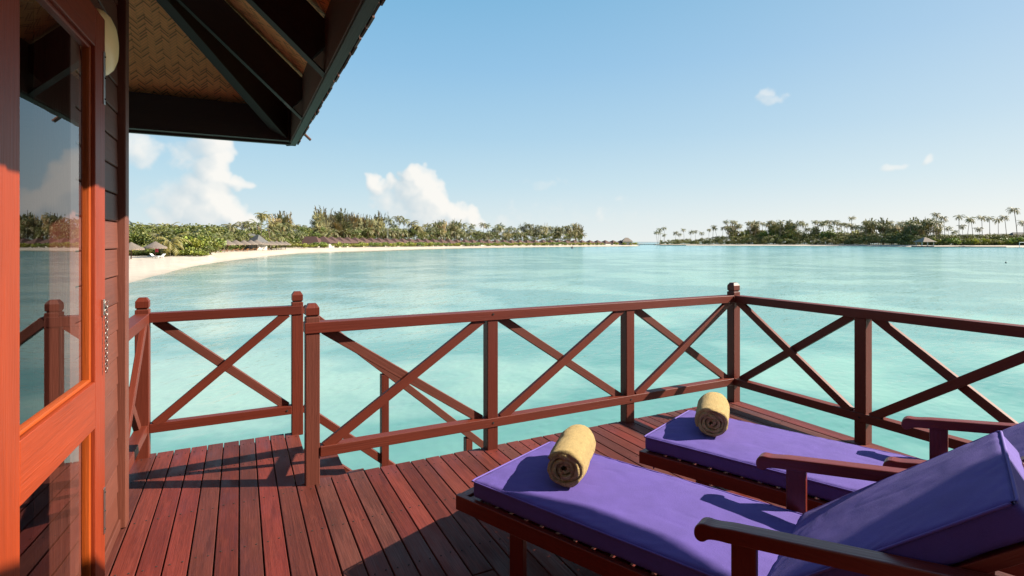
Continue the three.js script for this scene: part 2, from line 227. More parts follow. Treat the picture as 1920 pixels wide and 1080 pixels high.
// ------------------------------------------------------------------ beaches and islands: columns of [bearing, shore depth, depth of the vegetation line, its height over the water]
const leftCoast = [[-700, 16, 50, 1], [-300, 24, 62, 1], [0, 31, 78, 1], [150, 36, 88, 1], [238, 43, 95, 0.93], [311, 57.6, 95, 1.0], [350, 71, 96, 1.0], [392, 84, 96, 1.05], [405, 88, 116, 1.27], [480, 117, 138, 1.2], [558, 162, 178, 1.4], [605, 176, 190, 1.4], [715, 212, 240, 1.24], [900, 318, 335, 0.9], [1150, 430, 445, 0.9], [1188, 448, 462, 0.9], [1200, 470, 480, -0.6]];
const rightCoast = [[1226, 610, 612, -0.6], [1236, 560, 568, 0.9], [1575, 470, 482, 1.0], [1717, 370, 384, 1.1], [1912, 350, 366, 1.1], [2600, 300, 320, 1.1]];
function coast(name, label, table, inland, close) {
  const pos = [], col = [], uv = [], idx = [], cols = []; for (let p = table[0][0]; p <= table[table.length - 1][0]; p += 4) cols.push(p);
  const rows = [[-0.35, -0.9], [-0.1, -0.25], [0, -0.015], [0.06, 0.1], [0.2, 0.3], [0.4, 0.52], [0.7, 0.8], [1, 1], [1.6, 1.12]];
  for (const p of cols) {
    const [s, v, h] = lookup(table, p), wob = (fbm(p * 0.03, 3, 1e6, 1e6, 3, 5) - 0.5) * s * 0.02;
    const list = rows.map(([t, k]) => [s + wob + (v - s - wob) * t, Math.max(-1.2, k * h)]); list.push([v + inland * 0.4, h + 0.4], [v + inland, h < 0 ? h : h + 0.3], [v + inland + 8, -0.6]);
    list.forEach(([d, y], k) => { const q = place(p, d, WATER + y + (k > 3 && k < 9 ? (fbm(p * 0.09, k, 1e6, 1e6, 3, 3) - 0.5) * 0.14 : 0)); pos.push(...q); uv.push(q[0] / 9, q[2] / 9); const wet = k < 3 ? 0.62 : k === 3 ? 0.82 : 1; const veg = k > 8 ? 0.45 : 1; col.push(wet * veg, wet * veg * (k > 8 ? 0.95 : 0.97), wet * veg * (k > 8 ? 0.6 : 0.95)); });
  }
  const n = rows.length + 3;
  for (let i = 0; i < cols.length - 1; i++) for (let k = 0; k < n - 1; k++) { const a = i * n + k; idx.push(a, a + n, a + 1, a + n, a + n + 1, a + 1); }
  const g = new THREE.BufferGeometry(); g.setAttribute('position', new THREE.Float32BufferAttribute(pos, 3)); g.setAttribute('uv', new THREE.Float32BufferAttribute(uv, 2)); g.setAttribute('color', new THREE.Float32BufferAttribute(col, 3)); g.setIndex(idx); g.computeVertexNormals();
  part(name, g, M.sand, scene).userData = { kind: 'structure', label };
}
coast('beach', 'pale sand beach curving along the left island', leftCoast, 110);
coast('island_shore', 'low sandy ground of the island at right', rightCoast, 90);
const groundAt = (px, depth) => { const t = px < 1215 ? leftCoast : rightCoast, [s, v, h] = lookup(t, px), q = (depth - s) / (v - s); return WATER + (q <= 0 ? 0 : q < 1 ? h * Math.pow(q, 0.75) : h + 0.1); };

// ------------------------------------------------------------------ deck
const deck = structure('deck', 'red-brown timber deck of long boards');
const PITCH = 0.1065;
{
  const r = rng(11);
  let k = 0;
  const board = (x, z0, z1) => { const o = block('board', [x, x + PITCH - 0.0065], [-0.03 - r() * 0.0015, -r() * 0.002], [z0, z1], pick(M.deck, k++), deck, 0.004); o.rotation.z = (r() - 0.5) * 0.006; };
  for (let i = -10; i < 36; i++) {
    const x = 0.42 + i * PITCH + 0.003, z0 = x < 0.40 ? -4.63 + (r() - 0.5) * 0.006 : -3.645 + (r() - 0.5) * 0.006;
    const joint = i === 2 || i === 5 ? -2.1 - r() * 0.3 : -0.4 + r() * 1.2;
    if (x < 0.40 && x > 0.15) { board(x, z0, -3.603); board(x, -3.598, joint); board(x, joint + 0.004, 2.5); }
    else { board(x, z0, joint); board(x, joint + 0.004, 2.5); }
  }
  for (let i = 36; i < 51; i++) board(0.42 + i * PITCH + 0.003, -1.08, 2.5);
  for (let z = -3.55; z < 2.3; z += 0.52) block('joist', [-0.6, z < -1.1 ? 4.24 : 5.8], [-0.16, -0.034], [z, z + 0.06], M.roofWood, deck);
  for (let z = -4.55; z < -3.7; z += 0.4) block('joist', [-0.6, 0.41], [-0.16, -0.034], [z, z + 0.06], M.roofWood, deck);
  block('underlay', [-0.6, 4.24], [-0.175, -0.163], [-3.58, 2.48], M.dark, deck); block('underlay', [-0.6, 0.4], [-0.175, -0.163], [-4.57, -3.59], M.dark, deck); block('underlay', [4.25, 5.8], [-0.175, -0.163], [-1.05, 2.48], M.dark, deck);
  block('edge_beam', [0.42, 4.255], [-0.19, -0.034], [-3.64, -3.59], M.rail[2], deck); block('edge_beam', [4.257, 4.30], [-0.19, -0.004], [-3.64, -1.1], M.rail[2], deck);
  block('edge_beam', [-0.62, 0.41], [-0.19, -0.034], [-4.625, -4.58], M.rail[2], deck); block('edge_beam', [-0.665, -0.622], [-0.19, -0.002], [-4.63, -3.5], M.rail[2], deck);
  { const sg = new THREE.CylinderGeometry(0.0042, 0.0042, 0.002, 8), list = []; for (let i = -10; i < 36; i++) for (let z = -3.52; z < 1.5; z += 0.52) for (const f of [0.24, 0.76]) { list.push([0.42 + i * PITCH + 0.003 + 0.1 * f, z + (r() - 0.5) * 0.02]); } for (let i = -10; i < 0; i++) for (const z of [-4.52, -4.12]) for (const f of [0.24, 0.76]) list.push([0.42 + i * PITCH + 0.003 + 0.1 * f, z]);
    const sm = new THREE.InstancedMesh(sg, M.dark, list.length); list.forEach(([x, z], i) => sm.setMatrixAt(i, new THREE.Matrix4().makeTranslation(x, 0.0004, z))); sm.name = 'screws'; sm.userData = { kind: 'stuff', label: 'screw heads in the deck boards' }; deck.add(sm); }
  for (const [x, z] of [[-0.5, -4.5], [0.3, -4.5], [0.5, -3.5], [2.3, -3.5], [4.1, -3.5], [4.1, -1.3], [0.5, -1.2], [2.3, -1.2], [-0.5, 1.2], [2.3, 1.2], [4.1, 1.2], [5.7, 1.2], [5.7, -0.9]]) { const c = part('pile', woodUV(new THREE.CylinderGeometry(0.09, 0.1, 3, 12), 'y'), M.roofWood2, deck); c.position.set(x, -1.67, z); }
}

// ------------------------------------------------------------------ railings
const capShape = (() => { const g = new THREE.LatheGeometry([[0, 0], [0.05, 0], [0.0565, 0.005], [0.0565, 0.048], [0.052, 0.054], [0.036, 0.072], [0.032, 0.075], [0, 0.076]].map(([x, y]) => new THREE.Vector2(x * 1.0, y)), 4).toNonIndexed(); g.rotateY(Math.PI / 4); g.computeVertexNormals(); return woodUV(g, 'y'); })();
function post(x, z, top, parent, cap, foot = -0.01, w = 0.085) {
  const p = block('post', [x - w / 2, x + w / 2], [foot, top], [z - w / 2, z + w / 2], pick(M.rail, Math.round(x * 97 + z * 31)), parent, 0.005);
  if (cap) {
    const neck = part('neck', box(0.066, 0.012, 0.066, 0.002), M.roofWood2, p), c = part('cap', capShape, M.rail[0], p), mid = (top + foot) / 2;
    neck.position.y = top + 0.004 - mid; c.position.y = top + 0.010 - mid;
  }
}
const bolts = (list, parent) => { for (const [x, y, z, alongX] of list) { const b = part('bolt', new THREE.CylinderGeometry(0.007, 0.007, 0.006, 10), M.dark, parent); b.position.set(x, y, z); alongX ? (b.rotation.z = Math.PI / 2) : (b.rotation.x = Math.PI / 2); } };
const TOP = [0.954, 1.022], LOW = [0.166, 0.232];
function cross(a, b, along, z, parent, flip, s) {            // a panel's two diagonal braces between coordinates a and b
  const y0 = LOW[1] - 0.012, y1 = TOP[0] + 0.012, e = 0.035, q = (u, y, o) => (along === 'x' ? [u, y, z + o] : [z + o, y, u]);
  beam('brace', q(a + e, flip ? y0 : y1, 0.019 * s), q(b - e, flip ? y1 : y0, 0.019 * s), 0.062, 0.036, M.rail[1], parent);
  beam('brace', q(a + e, flip ? y1 : y0, -0.019 * s), q(b - e, flip ? y0 : y1, -0.019 * s), 0.062, 0.036, M.rail[3], parent);
}
{
  const f = thing('deck_railing', 'long front railing with crossed braces behind the two loungers', 'railing');
  const zs = -3.61, xs = [0.408, 1.66, 2.945, 4.235];
  post(xs[0], zs, 1.055, f, true); post(xs[3], zs, 1.055, f, true); post(xs[1], zs, TOP[0], f, false); post(xs[2], zs, TOP[0], f, false);
  block('top_rail', [0.36, 4.19], TOP, [zs - 0.05, zs + 0.05], M.rail[0], f); block('bottom_rail', [0.452, 4.19], LOW, [zs - 0.03, zs + 0.049], M.rail[1], f);
  for (let k = 0; k < 3; k++) cross(xs[k] + 0.04, xs[k + 1] - 0.04, 'x', zs, f, true, 1);
  bolts([[1.66, 0.2, zs + 0.05], [2.945, 0.2, zs + 0.05], [1.66, 1.0, zs + 0.051]], f);
  const r = thing('deck_railing', 'dark right-hand railing with crossed braces running toward the right frame edge', 'railing');
  const zp = [-3.61, -2.41, -1.21], X = 4.235;
  post(X, zp[1], TOP[0], r, false); post(X, zp[2], 1.055, r, true);
  block('top_rail', [X - 0.05, X + 0.05], TOP, [-3.555, -1.16], M.rail[0], r); block('bottom_rail', [X - 0.049, X + 0.03], LOW, [-3.565, -1.25], M.rail[1], r);
  for (let k = 0; k < 2; k++) cross(zp[k] + 0.04, zp[k + 1] - 0.04, 'z', X, r, k === 1, k === 1 ? -1 : -1);
  bolts([[X - 0.05, 0.2, -2.41, true]], r);
  const l = thing('landing_railing', 'short railing round the small landing beside the villa wall', 'railing');
  post(-0.62, -4.587, 1.05, l, true); post(0.407, -4.6, 1.05, l, true);
  block('top_rail', [-0.577, 0.44], TOP, [-4.64, -4.55], M.rail[2], l); block('bottom_rail', [-0.577, 0.364], LOW, [-4.62, -4.555], M.rail[0], l);
  cross(-0.58, 0.366, 'x', -4.592, l, true, 1);
  block('top_rail', [-0.665, -0.575], TOP, [-4.543, -3.56], M.rail[1], l); block('bottom_rail', [-0.655, -0.585], LOW, [-4.543, -3.56], M.rail[1], l);
  cross(-4.545, -3.58, 'z', -0.62, l, false, 1); bolts([[0.33, 0.2, -4.554]], l);
}
{
  const s = thing('water_stairs', 'wooden steps with a sloping handrail going down to the water', 'stairs');
  const rise = 0.19, run = 0.222, slope = rise / run;
  for (let k = 0; k < 10; k++) block('tread', [0.47 + k * run, 0.47 + k * run + 0.225], [-0.205 - k * rise, -0.165 - k * rise], [-4.53, -3.72], pick(M.deck, k + 40), s);
  for (const z of [-4.56, -3.69]) beam('stringer', [0.43, -0.16, z], [2.75, -0.16 - 2.32 * slope, z], 0.2, 0.04, M.rail[2], s);
  beam('handrail', [0.45, 1.0, -4.6], [2.5, 1.0 - 2.05 * 0.87, -4.6], 0.062, 0.075, M.rail[3], s); beam('lower_rail', [0.45, 0.2, -4.6], [2.1, 0.2 - 1.65 * 0.85, -4.6], 0.06, 0.04, M.rail[1], s);
  for (const x of [1.108, 1.885]) block('newel', [x - 0.032, x + 0.032], [x < 1.5 ? -1.0 : -1.8, 1.0 - (x - 0.45) * 0.87 - 0.035], [-4.636, -4.564], M.rail[0], s);
  bolts([[1.115, -0.36, -4.575]], s);
}

// ------------------------------------------------------------------ villa: wall, roof, door
const villa = thing('water_villa', 'timber water villa wall with glazed door under a deep hipped roof', 'villa');
{
  const WX = -0.58, wall = new THREE.Group(); wall.name = 'wall'; villa.add(wall);
  for (let k = 0; k < 22; k++) {
    const y = 0.06 + k * 0.1435, b = block('siding_board', [WX - 0.028, WX], [y, y + 0.139], [-3.475, -2.62], pick(M.siding, k), wall, 0.005); b.rotation.z = 0.035;
  }
  block('sheathing', [WX - 0.09, WX - 0.034], [0, 3.3], [-3.48, -2.62], M.dark, wall);
  block('sill_board', [WX - 0.05, WX + 0.012], [0.0, 0.055], [-3.48, -2.62], M.siding[1], wall);
  block('corner_post', [WX - 0.055, WX + 0.036], [0.002, 3.35], [-3.565, -3.477], M.siding[0], villa, 0.006);
  block('door_jamb', [WX - 0.1, WX + 0.01], [0, 2.62], [-2.618, -2.55], M.siding[1], villa); block('door_jamb', [WX - 0.1, WX + 0.0], [0, 2.62], [-1.76, -1.69], M.siding[1], villa);
  block('door_head', [WX - 0.1, WX + 0.01], [2.62, 3.3], [-2.618, 1.2], M.siding[2], villa);
  // the room behind
  const room = new THREE.Group(); room.name = 'room'; villa.add(room);
  block('inner_floor', [-4.2, -0.682], [-0.04, 0], [-3.5, 1.2], M.roofWood2, room); block('inner_ceiling', [-4.2, -0.70], [2.7, 2.75], [-3.4, 1.2], M.roofWood2, room);
  block('inner_wall', [-4.3, -4.2], [0, 3.3], [-3.5, 1.2], M.roofWood2, room); block('inner_wall', [-4.2, -0.672], [0, 3.3], [-3.56, -3.48], M.roofWood2, room); block('inner_wall', [-4.2, -0.6], [0, 3.3], [1.2, 1.28], M.siding[1], room);
  block('inner_wall', [WX - 0.1, WX], [0, 2.62], [-0.7, 1.2], M.siding[0], room);
  const cg = new THREE.PlaneGeometry(0.86, 2.5, 90, 1), cp = cg.attributes.position; for (let i = 0; i < cp.count; i++) cp.setZ(i, 0.035 * Math.sin(cp.getX(i) * 62) + 0.012 * Math.sin(cp.getX(i) * 131 + 1)); cg.computeVertexNormals();
  const c = part('curtain', cg, M.curtain, room); c.rotation.y = Math.PI / 2; c.position.set(-0.86, 1.3, -2.12);

  // the wing of the villa behind the viewpoint
  const wing = new THREE.Group(); wing.name = 'wing'; villa.add(wing);
  for (let k = 0; k < 18; k++) { const y = 0.06 + k * 0.1435, b = block('siding_board', [-0.6, 3.4], [y, y + 0.139], [2.3, 2.328], pick(M.siding, k + 30), wing, 0.005); b.rotation.x = 0.035; }
  block('sheathing', [-0.6, 3.4], [0, 2.8], [2.335, 2.4], M.dark, wing); block('corner_post', [3.4, 3.49], [0, 2.8], [2.28, 2.42], M.siding[0], wing);
  // roof: a hip from the far right eave corner
  const EX = 0.446, EZ = -5.42, EY = 2.44, T = Math.tan(42 * Math.PI / 180), roof = new THREE.Group(); roof.name = 'roof'; villa.add(roof);
  const FH = 0.33;
  block('fascia', [EX - 0.035, EX], [EY + 0.012, EY + FH], [EZ + 0.05, 3], M.roofWood2, roof); block('fascia', [-6, EX], [EY, EY + FH], [EZ, EZ + 0.045], M.roofWood, roof);
  block('drip_edge', [EX - 0.03, EX + 0.022], [EY - 0.004, EY + 0.011], [EZ, 3], M.edge, roof); block('fascia_cladding', [EX + 0.001, EX + 0.02], [EY + 0.012, EY + FH - 0.02], [EZ, 3], M.roofWood, roof); block('fascia_lining', [-6, EX - 0.04], [EY + 0.02, EY + FH - 0.01], [EZ + 0.048, EZ + 0.13], M.roofWood, roof);
  const y0 = EY + FH;                                     // rafter feet: the roof plane starts here
  const up = (d) => y0 + d * T, RISE = 3.2;
  const hipN = new THREE.Vector3(0, 1, 0);
  beam('hip_rafter', [EX - 0.03, y0 - 0.21, EZ + 0.03], [EX - RISE, up(RISE) - 0.24, EZ + RISE], 0.24, 0.10, M.roofWood, roof, 0.006, hipN);
  beam('hip_trim', [EX - 0.02, y0 - 0.335, EZ + 0.02], [EX - RISE, up(RISE) - 0.385, EZ + RISE], 0.008, 0.101, M.trim, roof, 0.003, hipN);
  for (let k = 0; k < 7; k++) {
    const z = -4.28 + k * 1.18, reach = Math.min(RISE, z - EZ - 0.05);
    beam('rafter', [EX - 0.034, y0 - 0.17, z], [EX - reach, up(reach) - 0.17, z], 0.22, 0.085, M.roofWood, roof, 0.006); beam('rafter_trim', [EX - 0.03, y0 - 0.318, z], [EX - reach, up(reach) - 0.318, z], 0.008, 0.086, M.trim, roof, 0.003);
  }
  for (let k = 1; k < 4; k++) { const x = EX - k * 1.18 - 1.6; const reach = Math.min(RISE, EX - x); beam('rafter', [x, y0 - 0.17, EZ + 0.05], [x, up(reach) - 0.17, EZ + reach], 0.2, 0.085, M.roofWood, roof, 0.006); }
  // mats above the rafters, in the two slopes
  const quad = (a, b, c2, d, ax, up2, sc = 0.56) => { const g = new THREE.BufferGeometry(), p = [a, b, c2, d]; g.setAttribute('position', new THREE.Float32BufferAttribute(p.flat(), 3)); const A = new THREE.Vector3(...ax), B = new THREE.Vector3(...up2); g.setAttribute('uv', new THREE.Float32BufferAttribute(p.flatMap((q) => { const v = new THREE.Vector3(...q); return [v.dot(A) / sc, v.dot(B) / sc]; }), 2)); g.setIndex([0, 1, 2, 0, 2, 3]); g.computeVertexNormals(); return g; };
  const c42 = Math.cos(42 * Math.PI / 180), s42 = Math.sin(42 * Math.PI / 180);
  part('ceiling_mat', quad([-6, y0, EZ + 0.02], [EX - 0.01, y0, EZ + 0.02], [EX - RISE, up(RISE), EZ + RISE], [-6, up(RISE), EZ + RISE], [0.7071, 0.7071 * s42, 0.7071 * c42], [-0.7071, 0.7071 * s42, 0.7071 * c42]), M.mat, roof);
  part('ceiling_mat', quad([EX - 0.01, y0, EZ + 0.02], [EX - 0.01, y0, 3], [EX - RISE, up(RISE), 3], [EX - RISE, up(RISE), EZ + RISE], [-0.7071 * c42, 0.7071 * s42, 0.7071], [-0.7071 * c42, 0.7071 * s42, -0.7071]), M.mat, roof);
  // covering
  const thick = 0.05, cover = (a, b, c2, d) => quad(a, b, c2, d, [0, 0, 1], [-c42, s42, 0], 2);
  part('covering', cover([-6, y0 + thick, EZ - 0.03], [EX + 0.045, y0 + thick - 0.03, EZ - 0.03], [EX - RISE, up(RISE) + thick, EZ + RISE], [-6, up(RISE) + thick, EZ + RISE]), M.tileRoof, roof);
  part('covering', cover([EX + 0.045, y0 + thick - 0.03, EZ - 0.03], [EX + 0.045, y0 + thick - 0.03, 3], [EX - RISE, up(RISE) + thick, 3], [EX - RISE, up(RISE) + thick, EZ + RISE]), M.tileRoof, roof);
  block('ridge_cap', [-6, EX - RISE + 0.1], [up(RISE) - 0.1, up(RISE) + 0.1], [EZ + RISE - 0.08, 3], M.tileRoof, roof);
  const r = rng(3), tile = box(0.26, 0.014, 0.125, 0.003);
  for (let z = EZ - 0.02; z < 1; z += 0.128) { const o = part('shingle', tile, r() < 0.5 ? M.roofWood2 : M.tileRoof, roof); o.position.set(EX - 0.028 + (r() - 0.5) * 0.022, y0 + 0.075 - 0.035, z + 0.06); o.rotation.z = -0.733 + (r() - 0.5) * 0.04; o.rotation.y = (r() - 0.5) * 0.05; }
  const drop = box(0.012, 0.2, 0.118, 0.002); for (let z = EZ + 0.06; z < 1; z += 0.124) { const o = part('shingle', drop, r() < 0.5 ? M.roofWood2 : M.tileRoof, roof); o.position.set(EX + 0.030 + r() * 0.006, EY + 0.108 + (r() - 0.5) * 0.016, z); o.rotation.z = 0.03 + r() * 0.07; o.rotation.x = (r() - 0.5) * 0.06; }
  const sp = part('shingle', box(0.12, 0.014, 0.05, 0.003), M.roofWood2, roof, 'loose shingle end sticking out below the eave'); sp.position.set(EX + 0.065, EY + 0.03, EZ + 0.42); sp.rotation.z = -0.75;

  // door leaf, folded back towards the wall: local x runs from the hinge to the free edge, z out of the front face
  const door = new THREE.Group(); door.name = 'door'; villa.add(door); door.userData.label = 'glazed mahogany door folded back against the wall';
  const ang = 2.9 * Math.PI / 180, free = [-0.45, -2.466], wd = 0.852; // free edge of the front face
  door.position.set(free[0] - Math.sin(ang) * wd, 0, free[1] + Math.cos(ang) * wd); door.rotation.y = Math.PI / 2 - ang;
  const D = M.door, dp = -0.042, b = (n, x, y, m = D[0], z = [dp, 0], rr = 0.003) => block(n, x, y, z, m, door, rr);
  b('stile', [0, 0.12], [0.02, 2.36]); b('stile', [wd - 0.118, wd], [0.02, 2.36], D[1]); b('rail', [0.121, wd - 0.119], [2.222, 2.36], D[1]); b('rail', [0.121, wd - 0.119], [0.872, 1.036]); b('rail', [0.121, wd - 0.119], [0.02, 0.24], D[1]);
  for (const [ya, yb] of [[0.24, 0.872], [1.036, 2.222]]) {
    b('glazing_bead', [wd - 0.134, wd - 0.1185], [ya, yb], D[2], [-0.036, -0.012], 0.004); b('glazing_bead', [0.1205, 0.135], [ya, yb], D[2], [-0.036, -0.012], 0.004);
    b('glazing_bead', [0.136, wd - 0.135], [yb - 0.014, yb - 0.0005], D[1], [-0.036, -0.012], 0.004); b('glazing_bead', [0.136, wd - 0.135], [ya + 0.0005, ya + 0.014], D[2], [-0.036, -0.012], 0.004);
    const p = part('glass_pane', new THREE.PlaneGeometry(wd - 0.24, yb - ya), M.glass, door); p.position.set(wd / 2, (ya + yb) / 2, -0.024);
  }
  const plate = (y0_, y1_, x) => { const o = b('bolt_plate', [x, x + 0.018], [y0_, y1_], M.steel, [0.0005, 0.004], 0.001); for (const yy of [0.1, 0.5, 0.9]) { const s = part('screw', new THREE.SphereGeometry(0.0035, 8, 6), M.dark, o); s.position.set(0, (yy - 0.5) * (y1_ - y0_), 0.002); } };
  plate(2.04, 2.235, wd - 0.028); plate(0.45, 0.62, wd - 0.028);
  b('hook_plate', [wd - 0.05, wd - 0.035], [1.26, 1.32], M.steel, [0.0005, 0.008], 0.001);
}
{
  const ch = thing('door_chain', 'short twisted steel chain hanging from the door edge', 'chain', [-0.4515, 1.30, -2.425], Math.PI / 2 - 2.9 * Math.PI / 180);
  const link = new THREE.TorusGeometry(0.0085, 0.0017, 8, 14); link.scale(0.6, 1.2, 1);
  for (let k = 0; k < 18; k++) { const o = part('link', link, M.chain, ch); o.position.set(0.004 + Math.sin(k * 1.3) * 0.0012, -k * 0.0142, 0.012); o.rotation.y = k % 2 ? 0.8 : -0.75; o.rotation.z = 0.25; }
  const n = part('nail', new THREE.CylinderGeometry(0.003, 0.003, 0.02, 8), M.steel, ch); n.rotation.x = Math.PI / 2; n.position.set(0.004, 0.012, 0.008);
  const l = thing('wall_lamp', 'cream domed wall lamp high on the dark siding behind the door', 'lamp', [-0.572, 2.385, -2.84], Math.PI / 2);
  const base = part('backplate', new THREE.CylinderGeometry(0.142, 0.142, 0.02, 40), M.lamp, l); base.rotation.x = Math.PI / 2; base.position.z = 0.006;
  const dome = part('shade', new THREE.LatheGeometry([[0.139, 0.0], [0.139, 0.018], [0.132, 0.038], [0.112, 0.058], [0.08, 0.072], [0.04, 0.079], [0, 0.081]].map(([x, y]) => new THREE.Vector2(x, y)), 40), M.lamp, l); dome.rotation.x = Math.PI / 2; dome.position.z = 0.017;
}

// ------------------------------------------------------------------ loungers
function softBox(w, h, d, r, seed, puff = 0.006, nx = 110, ny = 8, nz = 60, wr = 0.0036) {   // cushion: rounded, slightly puffed, with faint creases
  const g0 = new THREE.BoxGeometry(w, h, d, nx, ny, nz); g0.deleteAttribute('uv'); g0.deleteAttribute('normal'); const g = mergeVertices(g0, 1e-5);
  const p = g.attributes.position, uv = [];
  for (let i = 0; i < p.count; i++) {
    let x = p.getX(i), y = p.getY(i), z = p.getZ(i);
    const cx = clamp(x, -w / 2 + r, w / 2 - r), cy = clamp(y, -h / 2 + r, h / 2 - r), cz = clamp(z, -d / 2 + r, d / 2 - r);
    let dx = x - cx, dy = y - cy, dz = z - cz; const l = Math.hypot(dx, dy, dz) || 1; dx /= l; dy /= l; dz /= l;
    const edge = Math.min(1, Math.min(w / 2 - Math.abs(x), d / 2 - Math.abs(z)) / 0.12), k = r + (dy !== 0 && l > 1e-6 ? puff * Math.max(0, edge) : 0);
    const crease = wr * ((fbm(x * 9 + seed, z * 7, 1e6, 1e6, 4, seed) - 0.5) * 1.6 + (1 - Math.max(0, edge)) * Math.sin((x + z) * 70 + 6 * noise(x * 12, z * 12, 1e6, 1e6, seed)) * 0.3 - Math.pow(1 - Math.abs(fbm(x * 4 + z * 2 + seed, z * 5 - x, 1e6, 1e6, 2, seed + 3) - 0.5) * 2, 10) * 0.45);
    p.setXYZ(i, cx + dx * (k + crease * 0.5), cy + dy * (k + crease), cz + dz * (k + crease * 0.5));
    uv.push((x + (Math.abs(dx) > 0.7 ? y : 0)) / 0.4, (z + (Math.abs(dy) < 0.7 ? y : 0)) / 0.4);
  }
  g.setAttribute('uv', new THREE.Float32BufferAttribute(uv, 2)); g.computeVertexNormals(); return g;
}
function seam(w, d, y, rc) {                              // piping along the cushion's top edge
  const pts = [], q = [[w / 2 - rc, d / 2 - rc, 0], [-w / 2 + rc, d / 2 - rc, 1], [-w / 2 + rc, -d / 2 + rc, 2], [w / 2 - rc, -d / 2 + rc, 3]];
  for (const [x, z, k] of q) for (let j = 0; j <= 4; j++) { const a = (k + j / 4) * Math.PI / 2; pts.push(new THREE.Vector3(x + Math.cos(a) * rc, y + Math.sin(x * 31 + z * 17 + j) * 0.0008, z + Math.sin(a) * rc)); }
  return new THREE.TubeGeometry(new THREE.CatmullRomCurve3(pts, true, 'catmullrom', 0.1), 160, 0.0042, 6, true);
}
function armShape() {                                    // profile of an armrest in x (length) and y, with a scrolled front end
  const s = new THREE.Shape(); s.moveTo(0.035, 0.022); s.bezierCurveTo(0.012, 0.024, -0.004, 0.006, 0.0, -0.018); s.bezierCurveTo(0.004, -0.034, 0.022, -0.034, 0.03, -0.024); s.bezierCurveTo(0.04, -0.012, 0.07, -0.008, 0.10, -0.006); s.lineTo(0.84, 0.088); s.lineTo(0.84, 0.124); s.lineTo(0.12, 0.034); s.bezierCurveTo(0.09, 0.03, 0.06, 0.02, 0.035, 0.022);
  const g = new THREE.ExtrudeGeometry(s, { depth: 0.05, bevelEnabled: true, bevelSize: 0.005, bevelThickness: 0.005, bevelSegments: 2, curveSegments: 8 }); g.translate(0, 0, -0.025); g.computeVertexNormals(); return woodUV(g, 'x');
}
const HALF = 0.345;                                        // half width of the frame
function makeLounger(label, cushionAt, seed) {             // local x from the foot to the head, z across, y up
  const o = thing('sun_lounger', label, 'sun lounger', [0, 0, 0], 0, 'sun loungers with violet cushions on the deck'), L = M.lounger;
  for (const s of [-1, 1]) {
    block('side_rail', [0, 1.98], [0.262, 0.332], s > 0 ? [HALF - 0.03, HALF] : [-HALF, -HALF + 0.03], L[0], o);
    for (const x of [0.33, 1.74]) block('leg', [x, x + 0.075], [0, 0.261], s > 0 ? [HALF - 0.033, HALF - 0.003] : [-HALF + 0.003, -HALF + 0.033], L[1], o);
    const a = part('armrest', armGeo, L[0], o); a.position.set(1.165, 0.585, s * (HALF + 0.012));
    block('arm_post', [1.275, 1.35], [0.27, 0.582], s > 0 ? [HALF + 0.001, HALF + 0.03] : [-HALF - 0.03, -HALF - 0.001], L[1], o);
    block('arm_post', [1.86, 1.93], [0.27, 0.665], s > 0 ? [HALF + 0.001, HALF + 0.03] : [-HALF - 0.03, -HALF - 0.001], L[1], o);
  }
  block('end_rail', [0.001, 0.045], [0.264, 0.329], [-HALF + 0.031, HALF - 0.031], L[0], o); block('end_rail', [1.94, 1.98], [0.264, 0.329], [-HALF + 0.031, HALF - 0.031], L[0], o);
  for (let k = 0; k < 15; k++) block('slat', [0.05 + k * 0.085, 0.05 + k * 0.085 + 0.066], [0.300, 0.319], [-HALF + 0.031, HALF - 0.031], L[k % 2], o);
  const sg = softBox(1.29, 0.086, 0.64, 0.02, seed, 0.006), s = part('seat_cushion', sg, M.cushion, o); s.position.set(cushionAt + 0.645, 0.3755, 0);
  part('piping', seam(1.291, 0.641, 0.0365, 0.02), M.piping, s);
  for (const z of [-0.27, 0.27]) { const c = new THREE.CatmullRomCurve3([new THREE.Vector3(-0.60, -0.035, z), new THREE.Vector3(-0.612, -0.09, z * 1.02), new THREE.Vector3(-0.606, -0.15, z * 1.03)]); part('tie', new THREE.TubeGeometry(c, 12, 0.004, 5), M.piping, s); }
  // raised backrest
  const t = 38.7 * Math.PI / 180, fold = cushionAt + 1.262, back = new THREE.Group(); back.name = 'backrest'; back.position.set(fold, 0.405, 0); back.rotation.z = t; o.add(back);
  const bc = part('back_cushion', softBox(0.77, 0.092, 0.64, 0.02, seed + 5, 0.006, 70, 8, 60, 0.003), M.cushion, back); bc.position.set(0.385, -0.032, 0); part('piping', seam(0.772, 0.641, 0.0395, 0.02), M.piping, bc);
  for (const z of [-0.30, 0.30]) block('back_rail', [0.0, 0.80], [-0.115, -0.082], [z - 0.02, z + 0.02], L[0], back);
  for (let k = 0; k < 8; k++) block('back_slat', [0.03 + k * 0.095, 0.03 + k * 0.095 + 0.07], [-0.1, -0.083], [-0.278, 0.278], L[k % 2], back);
  for (const z of [-0.27, 0.27]) beam('prop', [1.72, 0.29, z], [fold + 0.42, 0.62, z], 0.03, 0.02, L[1], o);
  return o;
}
const armGeo = armShape();
function layLounger(o, corner, u, v) { const a = Math.atan2(-u[1], u[0]); o.rotation.y = a; o.position.set(corner[0] + v[0] * 0.322, 0, corner[1] + v[1] * 0.322); }
